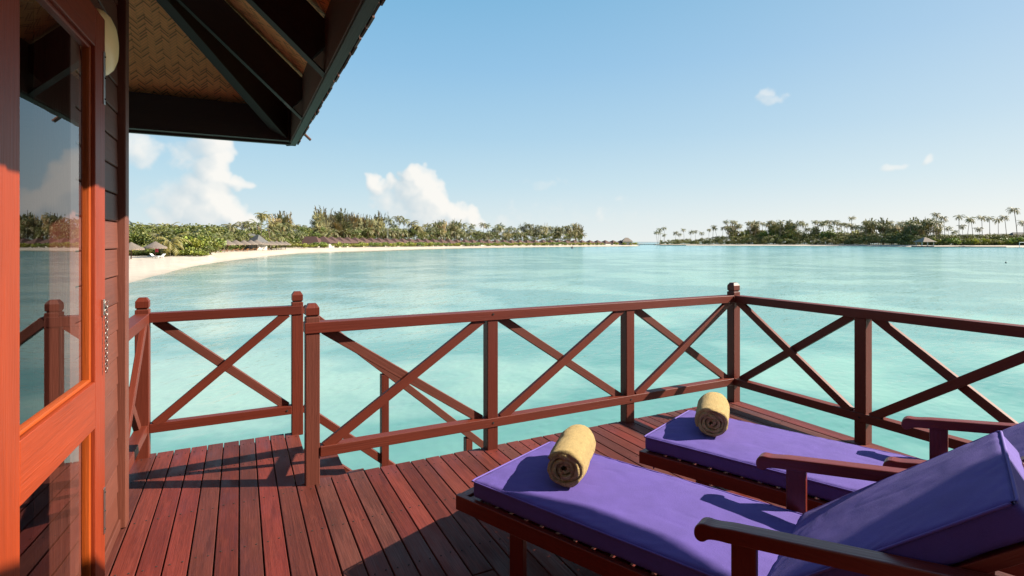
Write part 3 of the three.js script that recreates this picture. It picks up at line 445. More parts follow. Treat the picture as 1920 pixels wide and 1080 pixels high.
{
  const nu = [0.396, 0.918], nv = [0.918, -0.396], su = [0.37, 0.929], sv = [0.929, -0.37];
  const near = makeLounger('nearest violet cushioned wooden sun lounger, its raised back in the lower right corner', 0.083, 3);
  layLounger(near, [0.964 - nu[0] * 0.083, -2.309 - nu[1] * 0.083], nu, nv);
  const far = makeLounger('violet cushioned wooden sun lounger standing farther off, beside the corner of the railing', 0.02, 11);
  const f0 = -1.452 - 0.02, f1 = 2.803; layLounger(far, [su[0] * f0 + sv[0] * f1, su[1] * f0 + sv[1] * f1], su, sv);
}
// rolled towels: a spiral of thick cloth
function towelGeo(seed, R = 0.085, len = 0.37) {
  const turns = 3.9, N = 230, S = 18, th = 0.0205, pos = [], uv = [], idx = [], r = rng(seed), pts = [];
  for (let i = 0; i <= N; i++) { const t = i / N, a = t * turns * 2 * Math.PI; pts.push([a, 0.008 + (R - 0.008) * Math.pow(t, 0.92)]); }
  for (let s = 0; s <= S; s++) for (let side = 0; side < 2; side++) for (let i = 0; i <= N; i++) {
    const [a, rad] = pts[i], z = (s / S - 0.5) * len, endBias = Math.pow(Math.abs(s / S - 0.5) * 2, 6);
    let q = rad + (side ? th * 0.44 : -th * 0.44) + (fbm(a * 1.3 + side, z * 16 + seed, 1e6, 1e6, 3, seed) - 0.5) * 0.011 - endBias * 0.004 * (i / N > 0.8 ? 1 : 0.3);
    const zz = z + endBias * Math.sign(z) * ((fbm(a * 0.9, seed, 1e6, 1e6, 3, 9) - 0.5) * 0.03 - (side ? 0.003 : 0));
    let x = Math.cos(a + 2.2 + seed) * q, y = Math.sin(a + 2.2 + seed) * q; y = y < 0 ? y * 0.93 : y * 0.985; x *= 1.04;
    pos.push(x, y, zz); uv.push(a * rad / 0.1, zz / 0.1);
  }
  const row = N + 1, at = (s, side, i) => (s * 2 + side) * row + i;
  for (let s = 0; s < S; s++) for (let i = 0; i < N; i++) { idx.push(at(s, 1, i), at(s, 1, i + 1), at(s + 1, 1, i), at(s, 1, i + 1), at(s + 1, 1, i + 1), at(s + 1, 1, i)); idx.push(at(s, 0, i), at(s + 1, 0, i), at(s, 0, i + 1), at(s, 0, i + 1), at(s + 1, 0, i), at(s + 1, 0, i + 1)); }
  for (let i = 0; i < N; i++) for (const s of [0, S]) { const f = [at(s, 0, i), at(s, 0, i + 1), at(s, 1, i), at(s, 0, i + 1), at(s, 1, i + 1), at(s, 1, i)]; idx.push(...(s ? f.reverse() : f)); }
  for (let s = 0; s < S; s++) { idx.push(at(s, 0, N), at(s + 1, 0, N), at(s, 1, N), at(s, 1, N), at(s + 1, 0, N), at(s + 1, 1, N)); }
  const g = new THREE.BufferGeometry(); g.setAttribute('position', new THREE.Float32BufferAttribute(pos, 3)); g.setAttribute('uv', new THREE.Float32BufferAttribute(uv, 2)); g.setIndex(idx); g.computeVertexNormals(); return g;
}
for (const [label, seed, [x, z], heading] of [['rolled yellow towel on the foot of the nearest lounger, partly in shade', 1, [1.425, -2.155], 45], ['rolled yellow towel on the foot of the farther lounger by the rail corner', 2, [2.515, -2.29], 50]]) {
  const t = part(numbered('rolled_towel'), towelGeo(seed), M.towel, scene); t.position.set(x, 0.424 + 0.082, z); t.rotation.y = -heading * Math.PI / 180; tag(t, label, 'towel', 'rolled towels on the loungers');
}
// a round parasol behind the heads of the loungers, just outside the view: its shadow lies over them
{
  const p = thing('parasol', 'round canvas parasol behind the heads of the loungers, beyond the right picture edge', 'parasol', [3.16, 0, 0.19]);
  const canvas = std({ color: lin(0.7, 0.66, 0.58), roughness: 0.9, side: THREE.DoubleSide });
  const g = new THREE.ConeGeometry(1.3, 0.42, 24, 1, true); g.translate(0, 2.91, 0); part('canopy', g, canvas, p);
  const pole = part('pole', woodUV(new THREE.CylinderGeometry(0.022, 0.022, 3.08, 14), 'y'), M.rail[0], p); pole.position.y = 1.54;
  for (let k = 0; k < 8; k++) { const a = k * Math.PI / 4; beam('rib', [Math.cos(a) * 0.03, 3.09, Math.sin(a) * 0.03], [Math.cos(a) * 1.28, 2.69, Math.sin(a) * 1.28], 0.015, 0.012, M.rail[0], p, 0.002); }
  const b = part('base', new THREE.CylinderGeometry(0.26, 0.3, 0.08, 28), M.rock, p); b.position.y = 0.041;
}

// ------------------------------------------------------------------ plants
const ORD = (n) => { const a = ['', 'first', 'second', 'third', 'fourth', 'fifth', 'sixth', 'seventh', 'eighth', 'ninth', 'tenth', 'eleventh', 'twelfth', 'thirteenth', 'fourteenth', 'fifteenth', 'sixteenth', 'seventeenth', 'eighteenth', 'nineteenth'], t = ['', '', 'twent', 'thirt', 'fort', 'fift', 'sixt', 'sevent', 'eight']; return n < 20 ? a[n] : n % 10 ? t[Math.floor(n / 10)] + 'y-' + a[n % 10] : t[n / 10] + 'ieth'; };
const rank = (list, x) => ORD(list.filter((q) => q < x).length + 1);
function builder() { const pos = [], col = []; return { pos, col, tri(a, b, c, k) { pos.push(...a, ...b, ...c); for (let i = 0; i < 3; i++) col.push(...k); }, build() { const g = new THREE.BufferGeometry(); g.setAttribute('position', new THREE.Float32BufferAttribute(pos, 3)); g.setAttribute('color', new THREE.Float32BufferAttribute(col, 3)); g.computeVertexNormals(); return g; } }; }
const tone = (c, r, a = 0.35) => { const k = 0.95 * (1 - a / 2 + r() * a), w = (r() - 0.5) * 0.25; return [c[0] * k * (1 + w), c[1] * k, c[2] * k * (1 - w)]; };
function trunkGeo(h, r0, r1, lean, seed, sides = 7) {
  const r = rng(seed), n = 9, pos = [], idx = [], bend = lean * h, w = r() * 0.6 + 0.7;
  for (let i = 0; i <= n; i++) { const t = i / n, cx = bend * Math.pow(t, 1 + w * 0.6), R = mix(r0, r1, Math.pow(t, 0.6)) * (i === 0 ? 1.5 : 1) * (1 + (r() - 0.5) * 0.1); for (let k = 0; k < sides; k++) { const a = k / sides * 2 * Math.PI; pos.push(cx + Math.cos(a) * R, t * h, Math.sin(a) * R); } }
  for (let i = 0; i < n; i++) for (let k = 0; k < sides; k++) { const a = i * sides + k, b = i * sides + (k + 1) % sides; idx.push(a, a + sides, b, b, a + sides, b + sides); }
  const g = new THREE.BufferGeometry(); g.setAttribute('position', new THREE.Float32BufferAttribute(pos, 3)); g.setIndex(idx); g.computeVertexNormals(); return woodUV(g, 'y');
}
function palmCrown(seed, n, len, c, wind = 0.25) {
  const r = rng(seed), b = builder();
  for (let f = 0; f < n; f++) {
    const a = f * 2.39996 + r() * 0.5, up = mix(1.2, -0.25, Math.pow(f / n, 0.75)) + (r() - 0.5) * 0.35, L = len * (0.85 + r() * 0.4), dry = f > n * 0.86 && r() < 0.7, k = dry ? [0.26, 0.15, 0.05] : c;
    const dir = [Math.cos(a), Math.sin(a)], seg = 9, P = []; let x = 0, y = 0, e = up;
    for (let i = 0; i <= seg; i++) { P.push([dir[0] * x + wind * x * x / L * 0.5, y, dir[1] * x]); x += Math.cos(e) * L / seg; y += Math.sin(e) * L / seg; e -= (0.10 + 0.11 * r()) * (1 + i * 0.1); }
    const side = [-dir[1], 0, dir[0]], col = tone(k, r);
    for (let i = 0; i < seg; i++) {
      const w = 0.02 * len; b.tri([P[i][0] + side[0] * w, P[i][1], P[i][2] + side[2] * w], [P[i][0] - side[0] * w, P[i][1], P[i][2] - side[2] * w], P[i + 1], tone([0.2, 0.2, 0.06], r));
      if (i > 0) for (let q = 0; q < 3; q++) for (const s of [-1, 1]) {
        const t = q * 0.33 + r() * 0.15, B = P[i].map((v, m) => mix(v, P[i + 1][m], t)), B2 = P[i].map((v, m) => mix(v, P[i + 1][m], Math.min(1, t + 0.42)));
        const l = L * 0.2 * Math.sin(Math.PI * clamp((i + t) / seg * 0.86 + 0.1)) * (0.8 + r() * 0.4), d = 0.45 + r() * 0.5, fw = [P[i + 1][0] - P[i][0], P[i + 1][1] - P[i][1], P[i + 1][2] - P[i][2]];
        b.tri(B, B2, [B[0] + side[0] * s * l + fw[0] * 0.9, B[1] - l * d + fw[1] * 0.9, B[2] + side[2] * s * l + fw[2] * 0.9], tone(k, r));
      }
    }
  }
  return b.build();
}
function leafClump(b, cx, cy, cz, rx, ry, rz, n, size, c, r, fill = 0.55) {
  for (let i = 0; i < n; i++) {
    const th = r() * 6.283, ph = Math.acos(2 * r() - 1), q = Math.pow(mix(fill, 1, r()), 0.8), nx = Math.sin(ph) * Math.cos(th), ny = Math.cos(ph), nz = Math.sin(ph) * Math.sin(th);
    const p = [cx + nx * rx * q, cy + ny * ry * q, cz + nz * rz * q], s = size * (0.6 + r() * 0.8), k = tone(c, r, 0.5);
    let t = [r() - 0.5 + nx * 0.4, r() - 0.2, r() - 0.5 + nz * 0.4]; const tl = Math.hypot(...t); t = t.map((v) => v / tl * s);
    let w = [t[1] * nz - t[2] * ny + (r() - 0.5) * s * 0.3, t[2] * nx - t[0] * nz, t[0] * ny - t[1] * nx + (r() - 0.5) * s * 0.3]; const wl = Math.hypot(...w) || 1; w = w.map((v) => v / wl * s * 0.42);
    const m = p.map((v, j) => v + t[j] * 0.5), e = p.map((v, j) => v + t[j]);
    b.tri(p, m.map((v, j) => v + w[j]), e, k); b.tri(p, e, m.map((v, j) => v - w[j]), k);
  }
}
function bushCrown(seed, rad, h, lobes, per, size, c) {
  const r = rng(seed), b = builder();
  for (let l = 0; l < lobes; l++) { const a = r() * 6.283, q = Math.sqrt(r()) * rad * 0.72, y = h * (0.25 + 0.5 * r() * (1 - q / rad * 0.6)), s = rad * (0.25 + r() * 0.24), k = tone(c.map((v) => v / 0.74), r, 0.45); leafClump(b, Math.cos(a) * q, y, Math.sin(a) * q, s, s * (0.6 + r() * 0.4), s, per, size, k, r); }
  return b.build();
}
function limbs(h, rad, n, seed, thick) { const r = rng(seed), g = [trunkGeo(h * 0.6, thick, thick * 0.55, (r() - 0.5) * 0.2, seed + 1, 6)]; for (let i = 0; i < n; i++) { const a = i / n * 6.283 + r(), c = new THREE.CatmullRomCurve3([new THREE.Vector3(0, h * (0.2 + r() * 0.2), 0), new THREE.Vector3(Math.cos(a) * rad * 0.3, h * 0.48, Math.sin(a) * rad * 0.3), new THREE.Vector3(Math.cos(a) * rad * 0.62, h * (0.6 + r() * 0.25), Math.sin(a) * rad * 0.62)]); const t = new THREE.TubeGeometry(c, 5, thick * 0.35, 5); g.push(t); } return mergeGeometries(g.map((q) => { const k = q.index ? q.toNonIndexed() : q; return k; })); }
function casuarinaCrown(seed, h, rad, c) {                  // feathery plumes sweeping upward, some leaders standing out at the top
  const r = rng(seed), b = builder(), nb = 34;
  for (let i = 0; i < nb; i++) {
    const leader = i < 9, t0 = leader ? 0.4 + r() * 0.25 : 0.1 + 0.6 * (i / nb), a = i * 2.4 + r(), len = leader ? rad * (0.2 + r() * 0.75) : rad * (0.3 + (1 - t0) * 0.72), rise = leader ? h * (0.99 - t0 - r() * 0.2) : len * (0.9 + r() * 1.1), col = tone(c, r, 0.5);
    for (let j = 0; j < 56; j++) {
      const t = Math.pow(r(), leader ? 1 : 0.75), x = Math.cos(a) * len * (leader ? 0.4 + t * 0.6 : t), z = Math.sin(a) * len * (leader ? 0.4 + t * 0.6 : t), y = t0 * h * 0.92 + rise * t, w = h * (leader ? 0.06 * (1.08 - t) : 0.07 * (1.15 - t * 0.6));
      const p = [x + (r() - 0.5) * w * 1.3, Math.min(y + (r() - 0.5) * w, h * 1.02), z + (r() - 0.5) * w * 1.3], l = h * 0.045 * (0.6 + r()), e = [p[0] + Math.cos(a) * l * 0.35 + (r() - 0.5) * l * 0.7, p[1] + l * (0.2 + r() * 0.9), p[2] + Math.sin(a) * l * 0.35 + (r() - 0.5) * l * 0.7], q = l * 0.2;
      b.tri([p[0] - q, p[1], p[2]], [p[0] + q * 0.6, p[1] - q * 0.3, p[2] + q], e, tone(col.map((v) => v / 0.74), r, 0.5));
    }
  }
  return b.build();
}
const GREEN = [0.15, 0.175, 0.02], LIME = [0.235, 0.25, 0.022], OLIVE = [0.23, 0.205, 0.035], PALM = [0.175, 0.175, 0.04], NEEDLE = [0.20, 0.16, 0.065];
const palmKinds = [0, 1, 2, 3, 4].map((k) => ({ crown: palmCrown(100 + k, 17 + k, 1, [PALM, [0.18, 0.18, 0.035], [0.17, 0.15, 0.04], [0.25, 0.21, 0.035], [0.14, 0.155, 0.035]][k], 0.1 + 0.12 * (k % 3)), trunk: trunkGeo(1, 0.012, 0.007, [0.05, -0.1, 0.14, 0.02, -0.2][k], 60 + k), lean: [0.05, -0.1, 0.14, 0.02, -0.2][k] }));
const treeKinds = [0, 1, 2, 3].map((k) => ({ crown: bushCrown(200 + k, 0.52, 1, 15, 95, 0.075, [GREEN, OLIVE, LIME, [0.105, 0.125, 0.02]][k]), trunk: limbs(0.9, 0.42, 5, 220 + k, 0.022) }));
const pineKinds = [0, 1, 2, 3].map((k) => ({ crown: casuarinaCrown(300 + k, 1, 0.2 + 0.04 * (k % 2), [NEEDLE, [0.17, 0.155, 0.055], [0.235, 0.175, 0.07], [0.14, 0.135, 0.05]][k]), trunk: trunkGeo(0.95, 0.016, 0.004, (k - 1.5) * 0.02, 320 + k) }));
const shrubKinds = [0, 1, 2].map((k) => ({ crown: bushCrown(400 + k, 0.62, 0.85, 10, 80, 0.11, [[0.2, 0.235, 0.018], [0.15, 0.2, 0.02], [0.25, 0.245, 0.022]][k]), trunk: limbs(0.5, 0.3, 4, 420 + k, 0.02) }));
const cache = new Map();
function plant(name, label, category, group, kinds, k, px, depth, h, turn, spread = 1) {  // spread widens the crown
  const key = name + k, g = groundAt(px, depth), pos = place(px, depth, g - 0.05);
  let o;
  if (cache.has(key)) o = copyOf(cache.get(key), pos, turn, null, label, group);
  else { o = thing(name, label, category, pos, turn, group); part('trunk', kinds[k].trunk, name.includes('palm') ? M.trunk : M.trunkDark, o); part('crown', kinds[k].crown, name.includes('casuarina') ? M.needle : M.leaf, o); cache.set(key, o); }
  if (group) o.userData.group = group; else delete o.userData.group;
  return [o, h, spread];
}
function palm(label, group, px, yTop, depth, k, turn = 0, frond = 3.1, leanMul = 1) {
  const g = groundAt(px, depth), top = EYE + (454 - yTop) / 1000 * depth, h = top - g - frond * 0.45, [o] = plant('coconut_palm', label, 'palm tree', group, palmKinds, k, px, depth, h, turn);
  const kd = palmKinds[k]; o.children[0].scale.set(h, h, h); o.children[1].scale.setScalar(frond); o.children[1].position.set(kd.lean * h, h, 0); return o;
}
function tree(label, group, px, yTop, depth, k, turn, spread) { const g = groundAt(px, depth), h = EYE + (454 - yTop) / 1000 * depth - g, [o] = plant('broadleaf_tree', label, 'tree', group, treeKinds, k, px, depth, h, turn); o.scale.set(h * spread, h, h * spread); return o; }
function pine(label, group, px, yTop, depth, k, turn, spread = 1) { const g = groundAt(px, depth), h = EYE + (454 - yTop) / 1000 * depth - g, [o] = plant('casuarina_tree', label, 'tree', group, pineKinds, k, px, depth, h, turn); o.scale.set(h * spread, h, h * spread); return o; }
function shrub(label, group, px, depth, h, k, turn, spread = 1) { const [o] = plant('shrub', label, 'shrub', group, shrubKinds, k, px, depth, h, turn); o.scale.set(h * spread, h, h * spread); return o; }
function undergrowth(name, label, list, c) {               // a far thicket nobody could count
  const b = builder(), r = rng(77); for (let l = 0; l < 3; l++) leafClump(b, (r() - 0.5) * 0.6, (r() - 0.3) * 0.4, (r() - 0.5) * 0.6, 0.45, 0.38, 0.45, 40, 0.17, c, r);
  const g = b.build(), m = new THREE.InstancedMesh(g, M.leaf, list.length), q = new THREE.Matrix4();
  list.forEach(([p, s, a], i) => { q.makeRotationY(a); q.scale(new THREE.Vector3(s[0], s[1], s[0])); q.setPosition(...p); m.setMatrixAt(i, q); const t = 0.75 + hash(i, 3, 3) * 0.5, w = hash(i, 4, 4); m.setColorAt(i, lin(t * (0.85 + 0.35 * w), t, t * 0.9)); });
  m.name = name; m.castShadow = m.receiveShadow = true; m.userData = { kind: 'stuff', label }; scene.add(m);
}
{
  const r = rng(2024), T2 = 6.283;
  // thicket of the left island: three depths of green behind the beach
  const list = [];
  for (let i = 0; i < 2100; i++) { const px = 120 + Math.pow(r(), 0.85) * 970, v = lookup(leftCoast, px)[1], d = v + (px < 560 ? 8 : 16) + r() * 34, top = px < 560 ? 5.2 : px < 720 ? 7 : 8.5, y = r(); list.push([place(px, d, groundAt(px, d) + 0.3 + y * top * (0.3 + 0.7 * smooth(0, 22, d - v))), [1.6 + r() * 1.5, 1.3 + r() * 1.2], r() * T2]); }
  for (let i = 0; i < 420; i++) { const px = 60 + r() * 330, v = lookup(leftCoast, px)[1]; list.push([place(px, v + r() * 5, groundAt(px, v) + 0.2 + r() * 0.8), [1.1 + r(), 0.9 + r() * 0.7], r() * T2]); }
  undergrowth('undergrowth', 'dense green thicket under the trees of the left island', list, GREEN);
  const list2 = [];
  for (let i = 0; i < 2600; i++) { const px = 1238 + Math.pow(r(), 0.8) * 790, v = lookup(rightCoast, px)[1], d = v + 3 + r() * 40, top = px < 1310 ? 3 + (px - 1238) * 0.03 : px < 1390 ? 5 + (px - 1310) * 0.06 : px < 1720 ? 9.5 : 6.5; list2.push([place(px, d, groundAt(px, d) + 0.6 + r() * top * (0.35 + 0.65 * smooth(0, 20, d - v))), [2.3 + r() * 2, 1.8 + r() * 1.5], r() * T2]); }
  undergrowth('undergrowth_001', 'long low thicket along the shore of the right island', list2, [0.17, 0.175, 0.03]);

  // left woods behind the thatched parasols
  const gw = 'broadleaf trees of the wood behind the beach parasols', lw = 'green broadleaf tree of the wood behind the thatched parasols';
  for (let px = 150; px < 600; px += 13) { const v = lookup(leftCoast, px)[1]; tree(lw, gw, px + (r() - 0.5) * 8, 421 + r() * 11, Math.max(128, v + 24) + r() * 22, Math.floor(r() * 4), r() * T2, 0.85 + r() * 0.4); }
  for (let px = 160; px < 580; px += 24) { const v = lookup(leftCoast, px)[1]; tree(lw, gw, px + (r() - 0.5) * 14, 434 + r() * 8, Math.max(112, v + 14) + r() * 8, Math.floor(r() * 4), r() * T2, 1 + r() * 0.4); }
  const gp = 'coconut palms among the wood behind the beach', lp = 'coconut palm crown rising from the wood behind the beach';
  for (let px = 190; px < 600; px += 13) palm(lp, gp, px + (r() - 0.5) * 12, 413 + r() * 14, Math.max(124, lookup(leftCoast, px)[1] + 20) + r() * 18, Math.floor(r() * 5), r() * T2, 2.4 + r() * 0.6);
  for (let px = 240; px < 565; px += 14) palm('lower palm at the front of the wood behind the beach parasols', 'lower palms at the front of the beach wood', px + (r() - 0.5) * 9, 430 + r() * 12, Math.max(108, lookup(leftCoast, px)[1] + 9) + r() * 6, Math.floor(r() * 5), r() * T2, 2.5 + r() * 0.7);
  palm('tall lone palm standing clear above the wood left of the casuarinas', null, 489, 396, 152, 3, 0.4, 2.5); palm('tall palm with a long pale leaning trunk near the brown roofed hall', null, 507, 399, 158, 2, 0.2, 2.4);
  palm('palm with a hanging golden crown before the tall casuarina clump', null, 524, 417, 180, 1, 2.8, 2.7); palm('slim palm with a bare grey trunk left of the brown roofed hall', null, 541, 423, 186, 0, 1, 2.6);
  // casuarinas
  const gc = 'casuarinas of the tall clump behind the bungalows', lc = 'feathery brown-green casuarina of the tall clump behind the bungalows';
  for (const [px, y] of [[516, 396], [526, 391], [536, 394], [597, 389], [604, 383], [612, 388], [620, 394], [628, 391], [634, 396], [641, 386], [649, 393], [656, 396], [662, 393], [670, 397], [676, 399], [683, 397], [689, 399], [697, 402], [703, 404]]) pine(lc, gc, px, y, lookup(leftCoast, px)[1] + 34 + r() * 22, Math.floor(r() * 4), r() * T2, 1 + r() * 0.35);
  pine('tallest pointed casuarina standing alone at the right end of the clump', null, 712, 393, 276, 0, 0, 0.9);
  for (let px = 594; px < 712; px += 8) pine(lc, gc, px + r() * 4, 405 + r() * 14, lookup(leftCoast, px)[1] + 24 + r() * 10, Math.floor(r() * 4), r() * T2, 1.2 + r() * 0.4);
  const gb = 'coconut palms in the belt behind the brown roofed bungalows', lb = 'coconut palm of the belt behind the brown roofed bungalows';
  const belt = [[732, 407], [750, 404], [757, 409], [766, 414], [742, 418], [780, 421], [788, 423], [800, 419], [806, 424], [817, 417], [832, 415], [838, 421], [851, 420], [856, 426], [872, 419], [884, 420], [896, 431], [908, 418], [916, 420], [926, 425], [937, 424], [943, 420], [955, 427], [962, 426], [975, 424], [985, 419], [998, 420], [1012, 422], [1020, 424], [1035, 424], [1046, 426], [1058, 424], [1068, 423], [1076, 419]]; for (const [px, y] of belt) palm(`coconut palm behind the bungalow row, ${rank(belt.map((q) => q[0]), px)} from the casuarina clump rightward`, gb, px, y - 1, lookup(leftCoast, px)[1] + 24 + r() * 22, Math.floor(r() * 5), r() * T2, 3.5 + r() * 0.9);
  for (const px of [610, 628, 646, 668, 690, 706, 722, 738]) palm('coconut palm in front of the tall casuarina clump behind the bungalows', 'coconut palms in front of the casuarina clump', px, 424 + r() * 12, lookup(leftCoast, px)[1] + 18 + r() * 8, Math.floor(r() * 5), r() * T2, 3.6);
  for (let px = 726; px < 1090; px += 5.5) palm('lower palm filling the belt behind the brown bungalow roofs', 'lower palms in the belt behind the bungalows', px + r() * 4, 425 + r() * 12, lookup(leftCoast, px)[1] + 20 + r() * 26, Math.floor(r() * 5), r() * T2, 3.6 + r());
  const gd = 'casuarinas scattered in the palm belt behind the bungalows', ld = 'feathery casuarina in the palm belt behind the bungalows';
  const spiky = [[820, 409], [828, 408], [853, 406], [844, 413], [984, 416], [1000, 417], [1022, 415], [1046, 419], [1080, 416], [1087, 419], [1066, 421]]; for (const [px, y] of spiky) pine(`feathery casuarina among the palms behind the bungalows, ${rank(spiky.map((q) => q[0]), px)} from the left`, gd, px, y, lookup(leftCoast, px)[1] + 40, Math.floor(r() * 4), r() * T2, 1.1);

  // front of the beach
  tree('big bright green bush spilling onto the sand beside the thatched parasols', null, 366, 427, 98, 2, 0.4, 1.0); tree('leafy sea-grape tree behind the young golden palm', null, 395, 430, 100, 0, 1.2, 1.1);
  for (const [px, h] of [[352, 2.2], [372, 1.9], [384, 1.3]]) shrub('low bright shrub on the sand at the foot of the big beach bush', 'shrubs at the foot of the beach bush', px, 94, h, 0, px, 1.3);
  const y = palm('young golden coconut palm beside the nearest thatched parasols', null, 319, 422, 93, 3, 0, 3.3); y.children[1].position.y *= 0.62; y.children[0].scale.y *= 0.62;
  const gh = 'rounded shrubs along the foot of the bungalow row', lh = 'rounded bright green shrub on the sand before the bungalow row';
  let nh = 0; for (let px = 566; px < 1188; px += 8.4) { const v = lookup(leftCoast, px)[1]; if (px < 1100 || r() < 0.8) shrub(`rounded bright green shrub before the bungalow row, ${ORD(++nh)} from the left`, gh, px + (r() - 0.5) * 4, v + r() * 3, (px < 700 ? 2.0 : 2.5) + r() * 1.2, Math.floor(r() * 3), r() * T2, 1.2 + r() * 0.5); }
  const gs = 'shrubs along the low hedge behind the near parasols', ls = 'green shrub of the hedge behind the near thatched parasols';
  for (let px = 170; px < 330; px += 15) shrub(ls, gs, px + r() * 6, 100 + r() * 3, 1.7 + r() * 0.6, Math.floor(r() * 3), r() * T2, 1.5);

  // right island
  const gr = 'small palms in the thin line at the far end of the right island', lr = 'small distant palm in the thin line at the left end of the right island';
  const lone = palm('leaning lone palm at the far left tip of the right island', null, 1233, 430, 568, 4, 0.6, 3.2); lone.rotation.z = 0.35;
  const thin = [[1234, 433], [1238, 427], [1246, 425], [1244, 438], [1266, 433], [1275, 437], [1283, 428], [1295, 432], [1304, 431], [1317, 434], [1329, 428], [1336, 422], [1346, 425], [1354, 424], [1365, 426], [1376, 425], [1383, 421]]; for (const [px, yy] of thin) palm(`small distant palm at the right island's left end, ${rank(thin.map((q) => q[0]), px)} after the leaning one`, gr, px, yy, lookup(rightCoast, px)[1] + 8 + r() * 20, Math.floor(r() * 5), r() * T2, 3.4 + r() * 0.8);
  const g1 = 'palms of the dense wood on the right island', l1 = 'coconut palm of the dense wood on the right island', g2 = 'casuarinas of the dense wood on the right island', l2 = 'dark feathery casuarina of the dense wood on the right island', g3 = 'broadleaf trees of the dense wood on the right island', l3 = 'broadleaf tree of the dense wood on the right island';
  for (let px = 1362; px < 1762; px += 3.4) {
    const v = lookup(rightCoast, px)[1], h = 412 + r() * r() * 24, q = r();
    if (q < 0.62) palm(l1, g1, px, h, v + 14 + r() * 30, Math.floor(r() * 5), r() * T2, 3.6 + r()); else if (q < 0.82) pine(l2, g2, px, h, v + 22 + r() * 30, Math.floor(r() * 4), r() * T2, 1.1 + r() * 0.4); else tree(l3, g3, px, h + 8, v + 20 + r() * 24, Math.floor(r() * 4), r() * T2, 0.8 + r() * 0.3);
  }
  for (const [px, yy] of [[1414, 411], [1456, 410], [1481, 409], [1630, 406], [1657, 405], [1712, 404], [1734, 403]]) pine(l2, g2, px, yy, lookup(rightCoast, px)[1] + 34, Math.floor(r() * 4), r() * T2, 1.3);
  for (const [px, yy] of [[1596, 405], [1745, 408]]) palm(l1, g1, px, yy, lookup(rightCoast, px)[1] + 24, Math.floor(r() * 5), r() * T2, 4);
  const g4 = 'tall slim palms at the right end of the right island', l4 = 'tall slim palm standing free at the right end of the right island';
  const slim = [[1757, 398, 0.2, 2], [1772, 404, 0.4, 2], [1798, 402, 0, 0], [1813, 406, 3, 1], [1825, 409, 0.6, 2], [1842, 403, 2, 3], [1856, 405, 0.3, 0], [1872, 408, 3.6, 3], [1888, 403, 0.6, 2]]; for (const [px, yy, turn, k] of slim) palm(`tall slim palm standing free, ${rank(slim.map((q) => q[0]), px)} in the right island's open row`, g4, px, yy, 380 + r() * 24, k, turn - YAW, 3.6 + r() * 0.7);
  palm('tallest palm of all, thick crown at the right frame edge', null, 1908, 388, 372, 2, 0.2, 4.6); palm('palm crown half cut off by the right frame edge', null, 1921, 412, 380, 0, 1, 4);
  for (const [px, yy] of [[1780, 424], [1788, 431], [1806, 420], [1838, 425], [1762, 424]]) palm('short palm among the bushes below the tall slim palms', 'short palms at the right end of the right island', px, yy, 384, Math.floor(r() * 5), r() * T2, 3.4);
  for (let px = 1745; px < 1960; px += 13) shrub('rounded golden green bush on the right island shore', 'bushes at the right end of the right island', px + r() * 5, lookup(rightCoast, px)[1] + 4 + r() * 4, 5 + r() * 3, Math.floor(r() * 3), r() * T2, 1.1);
}

// ------------------------------------------------------------------ buildings on the islands
function pyramid(w, h, over = 0.3, d = w) { const a = w / 2 + over, e = d / 2 + over, g = new THREE.BufferGeometry(), t = 0.12, P = [[-a, 0, -e], [a, 0, -e], [a, 0, e], [-a, 0, e], [0, h, 0], [-a, -t, -e], [a, -t, -e], [a, -t, e], [-a, -t, e]]; const f = [[0, 4, 1], [1, 4, 2], [2, 4, 3], [3, 4, 0], [5, 6, 7], [5, 7, 8]]; for (let k = 0; k < 4; k++) { const q = (k + 1) % 4; f.push([k, q, k + 5], [q, q + 5, k + 5]); } const pos = [], uv = []; for (const t3 of f) for (const i of t3) { pos.push(...P[i]); uv.push((P[i][0] + P[i][2]) / 3, P[i][1] / 2); } g.setAttribute('position', new THREE.Float32BufferAttribute(pos, 3)); g.setAttribute('uv', new THREE.Float32BufferAttribute(uv, 2)); g.computeVertexNormals(); return g; }
function hipRoof(L, W, h) { const a = L / 2, e = W / 2, k = a - e * 0.8, P = [[-a, 0, -e], [a, 0, -e], [a, 0, e], [-a, 0, e], [-k, h, 0], [k, h, 0]], pos = [], uv = []; for (const t of [[3, 2, 5], [3, 5, 4], [1, 0, 4], [1, 4, 5], [0, 3, 4], [2, 1, 5], [0, 1, 2], [0, 2, 3]]) for (const i of t) { pos.push(...P[i]); uv.push((P[i][0] + P[i][2]) / 3, P[i][1] / 2); } const g = new THREE.BufferGeometry(); g.setAttribute('position', new THREE.Float32BufferAttribute(pos, 3)); g.setAttribute('uv', new THREE.Float32BufferAttribute(uv, 2)); g.computeVertexNormals(); return g; }
